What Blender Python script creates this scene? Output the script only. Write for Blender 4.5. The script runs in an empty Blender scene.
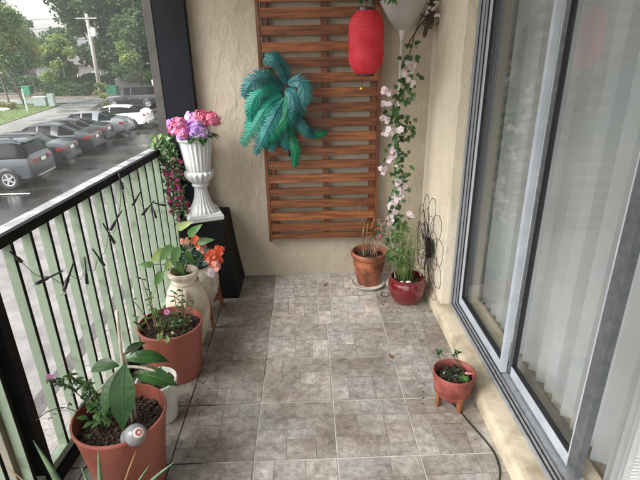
import bpy, bmesh, math, random
from mathutils import Vector, Matrix, Euler
R = math.radians
random.seed(7)
S = bpy.context.scene
COL = S.collection
V = Vector

# ------------------------------------------------------------------ materials
def new_mat(name):
    m = bpy.data.materials.new(name); m.use_nodes = True
    nt = m.node_tree; b = nt.nodes['Principled BSDF']
    return m, nt, b
def N(nt, t, **kw):
    n = nt.nodes.new(t)
    for k, v in kw.items():
        if k in n.inputs: n.inputs[k].default_value = v
        else: setattr(n, k, v)
    return n
def ramp(nt, fac, stops, interp='LINEAR'):
    r = nt.nodes.new('ShaderNodeValToRGB'); r.color_ramp.interpolation = interp
    els = r.color_ramp.elements
    while len(els) < len(stops): els.new(.5)
    for e, (p, c) in zip(els, stops):
        e.position = p; e.color = (*c, 1) if len(c) == 3 else c
    nt.links.new(fac, r.inputs[0]); return r
def coords(nt, scale=(1, 1, 1), kind='Object'):
    tc = nt.nodes.new('ShaderNodeTexCoord'); mp = nt.nodes.new('ShaderNodeMapping')
    mp.inputs['Scale'].default_value = scale
    nt.links.new(tc.outputs[kind], mp.inputs[0]); return mp.outputs[0]
def M(name, c1, c2=None, rough=.6, scale=8, detail=6, bump=0, bscale=None, stretch=(1, 1, 1), metal=0, spec=.5, coat=0, lo=.35, hi=.65, transl=0, rvar=0, per_obj=0):
    m, nt, b = new_mat(name)
    c2 = c2 or c1
    co = coords(nt, stretch)
    n = N(nt, 'ShaderNodeTexNoise', Scale=scale, Detail=detail); nt.links.new(co, n.inputs['Vector'])
    r = ramp(nt, n.outputs['Fac'], [(lo, c1), (hi, c2)])
    out = r.outputs[0]
    if per_obj:
        oi = nt.nodes.new('ShaderNodeObjectInfo'); hs = nt.nodes.new('ShaderNodeHueSaturation')
        mr = N(nt, 'ShaderNodeMapRange'); mr.inputs['To Min'].default_value = 1 - per_obj; mr.inputs['To Max'].default_value = 1 + per_obj
        nt.links.new(oi.outputs['Random'], mr.inputs['Value']); nt.links.new(mr.outputs[0], hs.inputs['Value'])
        nt.links.new(out, hs.inputs['Color']); out = hs.outputs[0]
    nt.links.new(out, b.inputs['Base Color'])
    b.inputs['Roughness'].default_value = rough; b.inputs['Metallic'].default_value = metal
    b.inputs['Specular IOR Level'].default_value = spec; b.inputs['Coat Weight'].default_value = coat
    if rvar:
        mr = N(nt, 'ShaderNodeMapRange'); mr.inputs['From Min'].default_value = .35; mr.inputs['From Max'].default_value = .65
        mr.inputs['To Min'].default_value = max(.03, rough - rvar); mr.inputs['To Max'].default_value = min(1, rough + rvar)
        nt.links.new(n.outputs['Fac'], mr.inputs['Value']); nt.links.new(mr.outputs[0], b.inputs['Roughness'])
    if bump:
        n2 = N(nt, 'ShaderNodeTexNoise', Scale=bscale or scale * 6, Detail=5); nt.links.new(co, n2.inputs['Vector'])
        bp = N(nt, 'ShaderNodeBump', Strength=bump, Distance=.01); nt.links.new(n2.outputs['Fac'], bp.inputs['Height'])
        nt.links.new(bp.outputs[0], b.inputs['Normal'])
    if transl:
        tr = nt.nodes.new('ShaderNodeBsdfTranslucent'); nt.links.new(out, tr.inputs['Color'])
        mx = N(nt, 'ShaderNodeMixShader'); mx.inputs[0].default_value = transl
        o = nt.nodes['Material Output']
        nt.links.new(b.outputs[0], mx.inputs[1]); nt.links.new(tr.outputs[0], mx.inputs[2]); nt.links.new(mx.outputs[0], o.inputs['Surface'])
    return m

def stucco(name, c1, c2):
    m, nt, b = new_mat(name)
    co = coords(nt)
    big = N(nt, 'ShaderNodeTexNoise', Scale=1.6, Detail=5); nt.links.new(co, big.inputs['Vector'])
    fine = N(nt, 'ShaderNodeTexNoise', Scale=160, Detail=3); nt.links.new(co, fine.inputs['Vector'])
    cs = coords(nt, (1, 1, .62))
    k = N(nt, 'ShaderNodeTexNoise', Scale=15, Detail=5, Roughness=.55, Distortion=.5); nt.links.new(cs, k.inputs['Vector'])
    kr = ramp(nt, k.outputs['Fac'], [(.47, (0, 0, 0)), (.53, (.8, .8, .8)), (.66, (1, 1, 1))])
    k2 = N(nt, 'ShaderNodeTexNoise', Scale=5.5, Detail=4, Distortion=.8); nt.links.new(cs, k2.inputs['Vector'])
    kr2 = ramp(nt, k2.outputs['Fac'], [(.50, (0, 0, 0)), (.56, (1, 1, 1))])
    r = ramp(nt, big.outputs['Fac'], [(.35, c1), (.65, c2)])
    # colour is slightly darker in the hollows of the trowelling
    mx = nt.nodes.new('ShaderNodeMix'); mx.data_type = 'RGBA'; mx.blend_type = 'MULTIPLY'
    dr = ramp(nt, kr.outputs[0], [(0, (.95, .94, .93)), (1, (1, 1, 1))])
    mx.inputs[0].default_value = 1
    nt.links.new(r.outputs[0], mx.inputs[6]); nt.links.new(dr.outputs[0], mx.inputs[7])
    nt.links.new(mx.outputs[2], b.inputs['Base Color'])
    b.inputs['Roughness'].default_value = .75; b.inputs['Specular IOR Level'].default_value = .3
    a1 = N(nt, 'ShaderNodeMath', operation='MULTIPLY'); a1.inputs[1].default_value = .10; nt.links.new(fine.outputs['Fac'], a1.inputs[0])
    a2 = N(nt, 'ShaderNodeMath', operation='MULTIPLY_ADD'); a2.inputs[1].default_value = .6; nt.links.new(kr.outputs[0], a2.inputs[0]); nt.links.new(a1.outputs[0], a2.inputs[2])
    a3 = N(nt, 'ShaderNodeMath', operation='MULTIPLY_ADD'); a3.inputs[1].default_value = .55; nt.links.new(kr2.outputs[0], a3.inputs[0]); nt.links.new(a2.outputs[0], a3.inputs[2])
    bp = N(nt, 'ShaderNodeBump', Strength=.8, Distance=.0035); nt.links.new(a3.outputs[0], bp.inputs['Height'])
    nt.links.new(bp.outputs[0], b.inputs['Normal'])
    return m

def glass_mat(name, tint=(.80, .84, .82), boost=1.0):
    m, nt, b = new_mat(name)
    nt.nodes.remove(b)
    t = nt.nodes.new('ShaderNodeBsdfTransparent'); t.inputs[0].default_value = (*tint, 1)
    g = nt.nodes.new('ShaderNodeBsdfGlossy'); g.inputs['Roughness'].default_value = .015; g.inputs['Color'].default_value = (.95, .97, .97, 1)
    f = nt.nodes.new('ShaderNodeFresnel'); gm = nt.nodes.new('ShaderNodeNewGeometry'); mi_ = N(nt, 'ShaderNodeMapRange'); mi_.inputs['To Min'].default_value = 1.5 * boost; mi_.inputs['To Max'].default_value = 1 / (1.5 * boost)
    nt.links.new(gm.outputs['Backfacing'], mi_.inputs['Value']); nt.links.new(mi_.outputs[0], f.inputs['IOR'])
    mx = nt.nodes.new('ShaderNodeMixShader')
    nt.links.new(f.outputs[0], mx.inputs[0]); nt.links.new(t.outputs[0], mx.inputs[1]); nt.links.new(g.outputs[0], mx.inputs[2])
    nt.links.new(mx.outputs[0], nt.nodes['Material Output'].inputs['Surface'])
    return m

def screen_mat(name, fac, col):
    m, nt, b = new_mat(name); nt.nodes.remove(b)
    t = nt.nodes.new('ShaderNodeBsdfTransparent'); d = nt.nodes.new('ShaderNodeBsdfDiffuse'); d.inputs[0].default_value = (*col, 1)
    tl = nt.nodes.new('ShaderNodeBsdfTranslucent'); tl.inputs[0].default_value = (*col, 1)
    ad = N(nt, 'ShaderNodeMixShader'); ad.inputs[0].default_value = .5
    nt.links.new(d.outputs[0], ad.inputs[1]); nt.links.new(tl.outputs[0], ad.inputs[2])
    co = coords(nt); n = N(nt, 'ShaderNodeTexNoise', Scale=48, Detail=6); nt.links.new(co, n.inputs['Vector'])
    mr = N(nt, 'ShaderNodeMapRange'); mr.inputs['From Min'].default_value = .3; mr.inputs['From Max'].default_value = .7
    mr.inputs['To Min'].default_value = fac * .55; mr.inputs['To Max'].default_value = fac * 1.45
    nt.links.new(n.outputs['Fac'], mr.inputs['Value'])
    mx = nt.nodes.new('ShaderNodeMixShader'); nt.links.new(mr.outputs[0], mx.inputs[0])
    nt.links.new(t.outputs[0], mx.inputs[1]); nt.links.new(ad.outputs[0], mx.inputs[2])
    nt.links.new(mx.outputs[0], nt.nodes['Material Output'].inputs['Surface'])
    return m

def tile_mat():
    m, nt, b = new_mat('stone_tile')
    at = nt.nodes.new('ShaderNodeAttribute'); at.attribute_name = 'patch'
    co = coords(nt)
    sep = nt.nodes.new('ShaderNodeSeparateColor'); nt.links.new(at.outputs['Color'], sep.inputs[0])
    off = nt.nodes.new('ShaderNodeVectorMath'); off.operation = 'MULTIPLY_ADD'
    nt.links.new(at.outputs['Color'], off.inputs[0]); off.inputs[1].default_value = (31, 17, 23); nt.links.new(co, off.inputs[2])
    n = N(nt, 'ShaderNodeTexNoise', Scale=24, Detail=12, Roughness=.78, Distortion=.35); nt.links.new(off.outputs[0], n.inputs['Vector'])
    st = nt.nodes.new('ShaderNodeMapping'); st.inputs['Scale'].default_value = (1, 4, 1); nt.links.new(off.outputs[0], st.inputs[0])
    n2 = N(nt, 'ShaderNodeTexNoise', Scale=44, Detail=10, Roughness=.8, Distortion=.5); nt.links.new(st.outputs[0], n2.inputs['Vector'])
    # R = warm/cool choice, G = value choice
    warm = ramp(nt, n.outputs['Fac'], [(.30, (.075, .062, .050)), (.45, (.19, .163, .134)), (.58, (.30, .265, .225)), (.70, (.44, .40, .35))])
    cool = ramp(nt, n.outputs['Fac'], [(.30, (.080, .077, .071)), (.45, (.205, .197, .184)), (.58, (.32, .308, .288)), (.70, (.46, .445, .42))])
    mx = nt.nodes.new('ShaderNodeMix'); mx.data_type = 'RGBA'
    nt.links.new(sep.outputs[0], mx.inputs[0]); nt.links.new(warm.outputs[0], mx.inputs[6]); nt.links.new(cool.outputs[0], mx.inputs[7])
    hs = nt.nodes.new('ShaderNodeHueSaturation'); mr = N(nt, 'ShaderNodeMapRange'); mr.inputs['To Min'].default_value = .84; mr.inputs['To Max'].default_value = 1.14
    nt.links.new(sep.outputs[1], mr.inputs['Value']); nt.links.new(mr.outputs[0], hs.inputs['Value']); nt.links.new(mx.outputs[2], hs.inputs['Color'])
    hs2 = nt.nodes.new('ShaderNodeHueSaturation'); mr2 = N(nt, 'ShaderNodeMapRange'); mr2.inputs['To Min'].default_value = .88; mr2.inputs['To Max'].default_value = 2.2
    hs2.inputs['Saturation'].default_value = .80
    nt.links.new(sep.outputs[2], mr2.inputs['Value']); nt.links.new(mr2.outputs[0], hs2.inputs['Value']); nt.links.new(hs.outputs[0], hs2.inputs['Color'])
    hs = hs2
    # pale scuffs
    sc = ramp(nt, n2.outputs['Fac'], [(.50, (0, 0, 0)), (.66, (1, 1, 1))])
    m2 = nt.nodes.new('ShaderNodeMix'); m2.data_type = 'RGBA'; m2.inputs[7].default_value = (.46, .43, .40, 1)
    k = N(nt, 'ShaderNodeMath', operation='MULTIPLY'); k.inputs[1].default_value = .68
    nt.links.new(sc.outputs[0], k.inputs[0]); nt.links.new(k.outputs[0], m2.inputs[0]); nt.links.new(hs.outputs[0], m2.inputs[6])
    # large old stains
    n3 = N(nt, 'ShaderNodeTexNoise', Scale=3.1, Detail=5); nt.links.new(co, n3.inputs['Vector'])
    s3 = ramp(nt, n3.outputs['Fac'], [(.36, (.62, .56, .50)), (.55, (1, 1, 1))])
    m3 = nt.nodes.new('ShaderNodeMix'); m3.data_type = 'RGBA'; m3.blend_type = 'MULTIPLY'; m3.inputs[0].default_value = .8
    nt.links.new(m2.outputs[2], m3.inputs[6]); nt.links.new(s3.outputs[0], m3.inputs[7])
    nt.links.new(m3.outputs[2], b.inputs['Base Color'])
    rr = N(nt, 'ShaderNodeMapRange'); rr.inputs['To Min'].default_value = .30; rr.inputs['To Max'].default_value = .62
    nt.links.new(n2.outputs['Fac'], rr.inputs['Value']); nt.links.new(rr.outputs[0], b.inputs['Roughness'])
    bp = N(nt, 'ShaderNodeBump', Strength=.35, Distance=.003); nt.links.new(n2.outputs['Fac'], bp.inputs['Height']); nt.links.new(bp.outputs[0], b.inputs['Normal'])
    return m

def lantern_mat():
    # woven red paper: thread grid darkens and creases the surface
    m, nt, b = new_mat('red_lantern_paper'); co = coords(nt)
    sx = nt.nodes.new('ShaderNodeSeparateXYZ'); nt.links.new(co, sx.inputs[0])
    def mth(op, a, v):
        n = N(nt, 'ShaderNodeMath', operation=op); nt.links.new(a, n.inputs[0])
        if v is not None:
            if isinstance(v, (int, float)): n.inputs[1].default_value = v
            else: nt.links.new(v, n.inputs[1])
        return n.outputs[0]
    hz = mth('SINE', mth('MULTIPLY', sx.outputs[2], 2 * math.pi * 26 / .313), None)
    an = mth('SINE', mth('MULTIPLY', mth('ARCTAN2', sx.outputs[1], sx.outputs[0]), 44), None)
    g = mth('MAXIMUM', mth('POWER', mth('ABSOLUTE', hz, None), 5), mth('MULTIPLY', mth('POWER', mth('ABSOLUTE', an, None), 6), .8))
    ns = N(nt, 'ShaderNodeTexNoise', Scale=14, Detail=5); nt.links.new(co, ns.inputs['Vector'])
    r = ramp(nt, ns.outputs['Fac'], [(.35, (.80, .035, .060)), (.65, (.92, .085, .115))])
    mx = nt.nodes.new('ShaderNodeMix'); mx.data_type = 'RGBA'; mx.inputs[7].default_value = (.42, .010, .022, 1)
    k = mth('MULTIPLY', g, .40); nt.links.new(k, mx.inputs[0]); nt.links.new(r.outputs[0], mx.inputs[6]); nt.links.new(mx.outputs[2], b.inputs['Base Color'])
    b.inputs['Roughness'].default_value = .5
    bp = N(nt, 'ShaderNodeBump', Strength=.5, Distance=.002); bp.invert = True; nt.links.new(g, bp.inputs['Height']); nt.links.new(bp.outputs[0], b.inputs['Normal'])
    tr = nt.nodes.new('ShaderNodeBsdfTranslucent'); nt.links.new(mx.outputs[2], tr.inputs['Color'])
    ms = N(nt, 'ShaderNodeMixShader'); ms.inputs[0].default_value = .4
    nt.links.new(b.outputs[0], ms.inputs[1]); nt.links.new(tr.outputs[0], ms.inputs[2]); nt.links.new(ms.outputs[0], nt.nodes['Material Output'].inputs['Surface'])
    return m
def milky(name):
    m, nt, b = new_mat(name)
    b.inputs['Base Color'].default_value = (.36, .37, .39, 1); b.inputs['Roughness'].default_value = .12; b.inputs['Alpha'].default_value = .62
    b.inputs['Specular IOR Level'].default_value = .8
    return m
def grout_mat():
    # paler joints towards the door side, near-black joints along the railing
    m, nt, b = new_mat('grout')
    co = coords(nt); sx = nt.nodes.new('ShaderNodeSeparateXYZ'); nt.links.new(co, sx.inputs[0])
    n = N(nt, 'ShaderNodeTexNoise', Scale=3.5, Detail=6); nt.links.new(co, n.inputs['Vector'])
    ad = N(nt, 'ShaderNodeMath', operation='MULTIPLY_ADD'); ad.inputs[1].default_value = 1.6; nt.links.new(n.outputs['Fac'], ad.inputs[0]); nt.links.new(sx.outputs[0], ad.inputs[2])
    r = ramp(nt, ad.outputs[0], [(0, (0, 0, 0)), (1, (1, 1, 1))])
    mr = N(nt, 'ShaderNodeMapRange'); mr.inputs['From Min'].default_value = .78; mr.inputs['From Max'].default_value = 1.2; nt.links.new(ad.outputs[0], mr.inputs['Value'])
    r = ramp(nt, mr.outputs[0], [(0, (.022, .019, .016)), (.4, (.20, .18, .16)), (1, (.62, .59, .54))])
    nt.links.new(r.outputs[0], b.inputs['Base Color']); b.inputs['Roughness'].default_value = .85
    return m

MT = dict(
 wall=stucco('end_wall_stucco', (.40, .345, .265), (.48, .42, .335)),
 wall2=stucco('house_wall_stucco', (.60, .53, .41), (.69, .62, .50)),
 curb=M('cream_painted_concrete', (.30, .25, .17), (.52, .455, .34), .6, 7, 8, .35, 60, lo=.33, hi=.55),
 ceil=M('ceiling_paint', (.62, .6, .55), (.7, .68, .63), .8, 3, bump=.3),
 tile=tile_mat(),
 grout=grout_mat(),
 seam=M('tile_seam', (.10, .085, .07), (.24, .21, .18), .8, 7, lo=.4, hi=.6),
 wood=M('stained_slat_wood', (.085, .024, .0075), (.26, .088, .026), .42, 5, 8, .25, 40, stretch=(1, 12, 12), per_obj=.28),
 woodv=M('stained_batten_wood', (.07, .020, .007), (.19, .064, .02), .45, 5, 8, .25, 40, stretch=(12, 12, 1)),
 leg=M('stand_leg_wood', (.14, .045, .015), (.27, .10, .04), .45, 6, 8, stretch=(8, 8, 1)),
 green=M('pale_green_paint', (.13, .165, .115), (.24, .305, .22), .5, 11, 9, .2, 60, lo=.26, hi=.44),
 black=M('black_paint', (.003, .003, .0035), (.007, .007, .008), .6, 12, 6, .2, 80, spec=.14),
 post=M('black_post_paint', (.004, .0055, .008), (.009, .011, .015), .5, 4, 6, .15, 30, spec=.16),
 taupe=M('taupe_aluminium', (.040, .037, .034), (.070, .064, .058), .5, 7),
 taupe_lit=M('lit_taupe_aluminium', (.21, .19, .15), (.30, .275, .22), .5, 7),  # lit copy of the taupe metal; the near posts' light is in the colour
 cap=M('wet_rail_cap_sky_sheen', (.16, .17, .165), (.46, .48, .47), .25, 14, 8, rvar=.15, lo=.42, hi=.58),  # pale tone is the wet top's sky reflection put into the colour
 alu=M('brushed_aluminium', (.27, .285, .30), (.37, .385, .40), .42, 30, metal=.3, stretch=(1, 1, .05)),
 alud=M('dark_aluminium', (.13, .14, .15), (.19, .20, .21), .4, 30, metal=.5),
 whitef=M('white_door_frame', (.38, .41, .46), (.47, .50, .55), .35, 10),
 rubber=M('rubber_seal', (.008, .008, .008), rough=.6),
 glass=glass_mat('door_glass', (.93, .945, .945)),
 glass2=glass_mat('sliding_glass', (.95, .96, .96)),
 blind=M('vinyl_blind', (.74, .755, .755), (.82, .835, .835), .45, 3, transl=.12, per_obj=.2),
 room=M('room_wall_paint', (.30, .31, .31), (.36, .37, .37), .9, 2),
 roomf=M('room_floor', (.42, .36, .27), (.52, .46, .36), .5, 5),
 white=M('white_trim', (.75, .75, .73), rough=.5),
 urn=M('white_urn_plastic', (.56, .58, .59), (.66, .675, .68), .45, 6, 6, .1, 40),
 terr=M('terracotta_plastic', (.20, .047, .029), (.38, .125, .088), .5, 6, 10, .12, 50, lo=.36, hi=.66, stretch=(1, 1, .45)),
 terrn=M('terracotta_inside', (.20, .045, .03), (.26, .06, .04), .6, 5),
 clay=M('weathered_clay', (.10, .032, .017), (.34, .115, .055), .5, 11, 10, .4, 50, lo=.38, hi=.62),
 redg=M('red_glaze', (.10, .004, .007), (.16, .008, .012), .16, 6, coat=.5),
 redp=M('faded_red_pot', (.14, .028, .022), (.30, .078, .060), .6, 12, 9, .5, 60, lo=.38, hi=.62),
 cream=M('aged_cream_ceramic', (.34, .28, .20), (.70, .64, .53), .6, 6, 10, .5, 35, lo=.38, hi=.6),
 stonep=M('pale_stone_pot', (.42, .38, .31), (.62, .58, .50), .7, 25, 8, .5, 60),
 whitep=M('white_planter_plastic', (.60, .66, .60), (.72, .76, .70), .4, 5),
 saucer=M('chalky_saucer', (.48, .44, .37), (.68, .64, .57), .7, 10),
 soil=M('potting_soil', (.010, .007, .005), (.045, .028, .018), .9, 60, 6, 1, 120, lo=.4, hi=.6),
 bark=M('bark_chips', (.014, .008, .006), (.085, .045, .03), .85, 14, per_obj=.3),
 paper=lantern_mat(),
 blackp=M('black_plastic', (.01, .01, .01), (.02, .02, .02), .35, 6),
 gold=M('gold_bead', (.8, .55, .15), rough=.3, metal=.6),
 lampm=M('lamp_white_enamel', (.58, .56, .53), (.68, .66, .63), .35, 6),
 shade=M('frosted_lamp_bowl', (.50, .49, .46), (.60, .585, .55), .4, 6, transl=.3),
 wire=M('rusty_black_wire', (.008, .008, .007), (.03, .02, .015), .6, 20, metal=.3),
 leafg=M('leaf_green', (.030, .085, .018), (.070, .155, .035), .4, 14, transl=.2),
 leafd=M('leaf_deep_green', (.010, .040, .012), (.035, .10, .022), .34, 11, 8, .25, 60, transl=.12),
 leafl=M('leaf_light_green', (.055, .15, .035), (.11, .22, .065), .42, 14, transl=.25),
 leafy=M('leaf_yellow_green', (.16, .26, .06), (.30, .37, .13), .45, 18, transl=.25),
 leafb=M('leaf_blue_green', (.05, .105, .095), (.10, .17, .15), .5, 14, transl=.15),
 grassb=M('grass_stems', (.12, .17, .045), (.28, .30, .12), .5, 22, transl=.2),
 aloe=M('aloe_leaf', (.075, .145, .075), (.17, .25, .13), .4, 22),
 aloer=M('aloe_dry_leaf', (.20, .10, .05), (.33, .20, .10), .5, 22),
 twig=M('dry_twig', (.16, .09, .05), (.30, .19, .11), .7, 20),
 twigp=M('pale_stem', (.42, .36, .27), (.58, .52, .42), .6, 20),
 twigd=M('dark_branch', (.035, .020, .013), (.085, .052, .033), .8, 20, bump=.4),
 pink=M('pink_petal', (.62, .10, .22), (.85, .32, .45), .5, 26, transl=.3),
 lilac=M('lilac_petal', (.36, .16, .55), (.62, .40, .80), .5, 26, transl=.3),
 blush=M('blush_petal', (.70, .56, .60), (.86, .80, .81), .5, 26, transl=.3),
 mag=M('magenta_petal', (.38, .015, .14), (.62, .06, .27), .5, 26, transl=.3),
 orange=M('orange_petal', (.72, .085, .03), (.88, .24, .11), .5, 26, transl=.3),
 coral=M('coral_petal', (.80, .33, .25), (.88, .52, .42), .5, 26, transl=.3),
 vinca=M('vinca_petal', (.60, .16, .42), (.75, .32, .58), .5, 26, transl=.3),
 bulb=glass_mat('clear_bulb', (.92, .92, .92), 1.1),
 bottle=milky('cloudy_bottle_plastic'),
 blabel=M('bottle_cap_red', (.55, .10, .09), rough=.4),
 stoneg=M('grey_rock', (.18, .165, .145), (.30, .28, .25), .8, 20, bump=.5),
 asph=M('wet_asphalt', (.012, .011, .0105), (.042, .038, .034), .30, .55, 10, .15, 40, rvar=.17, lo=.4, hi=.6),
 conc=M('wet_concrete', (.13, .126, .122), (.22, .215, .21), .30, .6, 8, .1, 30, rvar=.12),
 walk=M('pale_walkway', (.075, .070, .068), (.20, .188, .185), .45, 2.2, 10, .2, 40, rvar=.15),
 lawn=M('lawn_grass', (.06, .10, .022), (.11, .155, .04), .9, 1.5, 9, .6, 20),
 earth=M('leaf_litter_ground', (.07, .05, .03), (.14, .11, .07), .9, .8, 9),
 paint=M('road_paint', (.6, .6, .58), (.7, .7, .68), .5, 6),
 trunk=M('tree_bark', (.09, .07, .055), (.19, .155, .125), .9, 6, bump=.5),
 pole=M('weathered_pole', (.24, .22, .20), (.34, .32, .29), .8, 6),
 f_mid=M('tree_foliage_green', (.040, .085, .026), (.085, .155, .045), .7, .35, 4, transl=.3),
 f_drk=M('tree_foliage_dark', (.020, .045, .018), (.050, .095, .035), .7, .35, 4, transl=.25),
 f_lit=M('tree_foliage_bright', (.12, .19, .045), (.22, .29, .075), .7, .5, 4, transl=.35),
 f_yel=M('tree_foliage_yellow', (.20, .21, .05), (.34, .28, .09), .7, .6, 4, transl=.35),
 hedge=M('hedge_foliage', (.030, .075, .025), (.06, .12, .04), .7, 1, transl=.2),
 bin=M('green_bin_plastic', (.02, .16, .085), (.03, .20, .11), .4, 3),
 util=M('pale_green_cabinet', (.26, .33, .29), (.32, .39, .35), .5, 3),
 carglass=M('car_glass', (.002, .0025, .003), (.004, .005, .006), .12, 2, spec=.08),
 tyre=M('tyre_rubber', (.012, .012, .012), rough=.75),
 rim=M('alloy_rim', (.45, .46, .47), rough=.3, metal=.7),
 tail=M('red_tail_lens', (.16, .006, .010), (.24, .010, .012), .15, 6, coat=.5),
 plate=M('number_plate', (.65, .66, .64), rough=.4),
 trim=M('black_car_trim', (.015, .015, .016), rough=.5),
 house=M('far_house_wall', (.14, .13, .12), (.18, .17, .155), .8, 2),
 roofm=M('far_roof', (.08, .075, .07), (.12, .11, .105), .8, 3),
)
MT['upscreen'] = screen_mat('insect_screen', .06, (.30, .32, .31))
MT['loscreen'] = screen_mat('lower_screen', .30, (.44, .42, .44))
def carpaint(name, c, metal=.4):
    return M(name, c, tuple(min(1, x * 1.12) for x in c), .32, 3, metal=metal * .4, coat=.5, spec=.3)

# ------------------------------------------------------------------ mesh helpers
def obj(name, bm, mats, parent=None, smooth=None, loc=None):
    me = bpy.data.meshes.new(name)
    bmesh.ops.recalc_face_normals(bm, faces=bm.faces)
    if loc is not None: bmesh.ops.translate(bm, vec=-V(loc), verts=bm.verts)
    if smooth is not None:
        for f in bm.faces: f.smooth = True
        for e in bm.edges:
            if len(e.link_faces) == 2 and e.calc_face_angle(0) > R(smooth): e.smooth = False
    bm.to_mesh(me); bm.free()
    if not isinstance(mats, (list, tuple)): mats = [mats]
    for m in mats: me.materials.append(MT[m] if isinstance(m, str) else m)
    o = bpy.data.objects.new(name, me); COL.objects.link(o)
    if parent is not None: o.parent = parent
    elif loc is not None: o.location = loc
    return o
class BM:
    """thin wrapper: a bmesh with shape adders"""
    def __init__(s): s.b = bmesh.new()
    def box(s, x0, x1, y0, y1, z0, z1, mi=0, M4=None, bevel=0):
        b = bmesh.new()
        bmesh.ops.create_cube(b, size=1)
        for v in b.verts: v.co = V(((x0 + x1) / 2 + v.co.x * (x1 - x0), (y0 + y1) / 2 + v.co.y * (y1 - y0), (z0 + z1) / 2 + v.co.z * (z1 - z0)))
        if bevel: bmesh.ops.bevel(b, geom=b.edges[:], offset=bevel, segments=2, affect='EDGES', profile=.7)
        if M4: bmesh.ops.transform(b, matrix=M4, verts=b.verts)
        for f in b.faces: f.material_index = mi
        s.merge(b); return s
    def merge(s, b):
        me = bpy.data.meshes.new('tmp'); b.to_mesh(me); b.free(); s.b.from_mesh(me); bpy.data.meshes.remove(me)
    def tube(s, pts, r, seg=8, mi=0, closed=False, cap=True):
        pts = [V(p) for p in pts]; n = len(pts)
        rs = r if isinstance(r, (list, tuple)) else [r] * n
        rings = []; prev = None
        for i, p in enumerate(pts):
            t = (pts[(i + 1) % n] - pts[i - 1]) if closed else (pts[min(i + 1, n - 1)] - pts[max(i - 1, 0)])
            t.normalize()
            a = prev if prev is not None else (V((0, 0, 1)) if abs(t.z) < .9 else V((1, 0, 0)))
            u = (a - t * a.dot(t)); u = u.normalized() if u.length > 1e-6 else t.orthogonal().normalized()
            prev = u; w = t.cross(u)
            rings.append([s.b.verts.new(p + (u * math.cos(2 * math.pi * k / seg) + w * math.sin(2 * math.pi * k / seg)) * rs[i]) for k in range(seg)])
        m = n if closed else n - 1
        for i in range(m):
            A, B_ = rings[i], rings[(i + 1) % n]
            for k in range(seg):
                f = s.b.faces.new((A[k], A[(k + 1) % seg], B_[(k + 1) % seg], B_[k])); f.material_index = mi; f.smooth = True
        if cap and not closed:
            s.b.faces.new(rings[0][::-1]).material_index = mi; s.b.faces.new(rings[-1]).material_index = mi
        return s
    def lathe(s, prof, c=(0, 0, 0), seg=40, mi=0, flute=0, famp=0, cap=True, wob=0):
        c = V(c); rings = []
        for (r, z) in prof[:]:
            ring = []
            for k in range(seg):
                a = 2 * math.pi * k / seg
                rr = r * (1 + (famp * math.cos(flute * a) if flute else 0) + wob * math.sin(3 * a + z * 9) )
                ring.append(s.b.verts.new(c + V((rr * math.cos(a), rr * math.sin(a), z))))
            rings.append(ring)
        for A, B_ in zip(rings, rings[1:]):
            for k in range(seg):
                f = s.b.faces.new((A[k], A[(k + 1) % seg], B_[(k + 1) % seg], B_[k])); f.material_index = mi; f.smooth = True
        if cap:
            if prof[0][0] > 1e-4: s.b.faces.new(rings[0][::-1]).material_index = mi
            if prof[-1][0] > 1e-4: s.b.faces.new(rings[-1]).material_index = mi
        return s
    def leaf(s, p, d, n, L, W, curl=.3, mi=0, seg=4, fold=.15, shape=None):
        """curved folded blade from p along d, facing n"""
        p = V(p); d = V(d).normalized(); n = V(n); n = (n - d * n.dot(d))
        n = n.normalized() if n.length > 1e-5 else d.orthogonal().normalized()
        sd = d.cross(n); shape = shape or [0.12, .75, 1, .8, .42, 0]
        rows = []; m = len(shape) - 1; pos = p.copy(); dirn = d.copy(); nn = n.copy()
        for i, w in enumerate(shape):
            wv = W * .5 * w
            c = s.b.verts.new(pos)
            if wv < 1e-6: rows.append((c, c, c))
            else: rows.append((s.b.verts.new(pos - sd * wv + nn * wv * fold * 2), c, s.b.verts.new(pos + sd * wv + nn * wv * fold * 2)))
            q = Matrix.Rotation(-curl / m, 3, sd); dirn = (q @ dirn).normalized() if curl else dirn; nn = q @ nn if curl else nn
            pos = pos + dirn * (L / m)
        for a, b in zip(rows, rows[1:]):
            for i in (0, 1):
                vs = []
                for v in (a[i], a[i + 1], b[i + 1], b[i]):
                    if v not in vs: vs.append(v)
                if len(vs) > 2:
                    try: f = s.b.faces.new(vs); f.material_index = mi; f.smooth = True
                    except ValueError: pass
        return s
    def flower(s, p, n, r, petals=5, mi=0, cmi=None, cup=.4, W=.9):
        p = V(p); n = V(n).normalized(); u = n.orthogonal().normalized(); w = n.cross(u); a0 = random.random() * 6
        for k in range(petals):
            a = a0 + 2 * math.pi * k / petals
            d = (u * math.cos(a) + w * math.sin(a)) + n * cup
            s.leaf(p, d, n, r, r * W, curl=.5, mi=mi, shape=[.15, .7, 1, .75, 0], fold=.1)
        if cmi is not None: s.ball(p + n * r * .12, r * .14, mi=cmi)
        return s
    def ball(s, c, r, mi=0, sub=1, sc=(1, 1, 1), jit=0):
        b = bmesh.new(); bmesh.ops.create_icosphere(b, subdivisions=sub, radius=1)
        for v in b.verts:
            k = 1 + random.uniform(-jit, jit)
            v.co = V(c) + V((v.co.x * sc[0], v.co.y * sc[1], v.co.z * sc[2])) * r * k
        for f in b.faces: f.material_index = mi; f.smooth = True
        s.merge(b); return s
    def quad(s, a, b, c, d, mi=0):
        f = s.b.faces.new([s.b.verts.new(V(x)) for x in (a, b, c, d)]); f.material_index = mi; return f
def rv(s=1): return V((random.uniform(-1, 1), random.uniform(-1, 1), random.uniform(-1, 1))) * s
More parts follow.
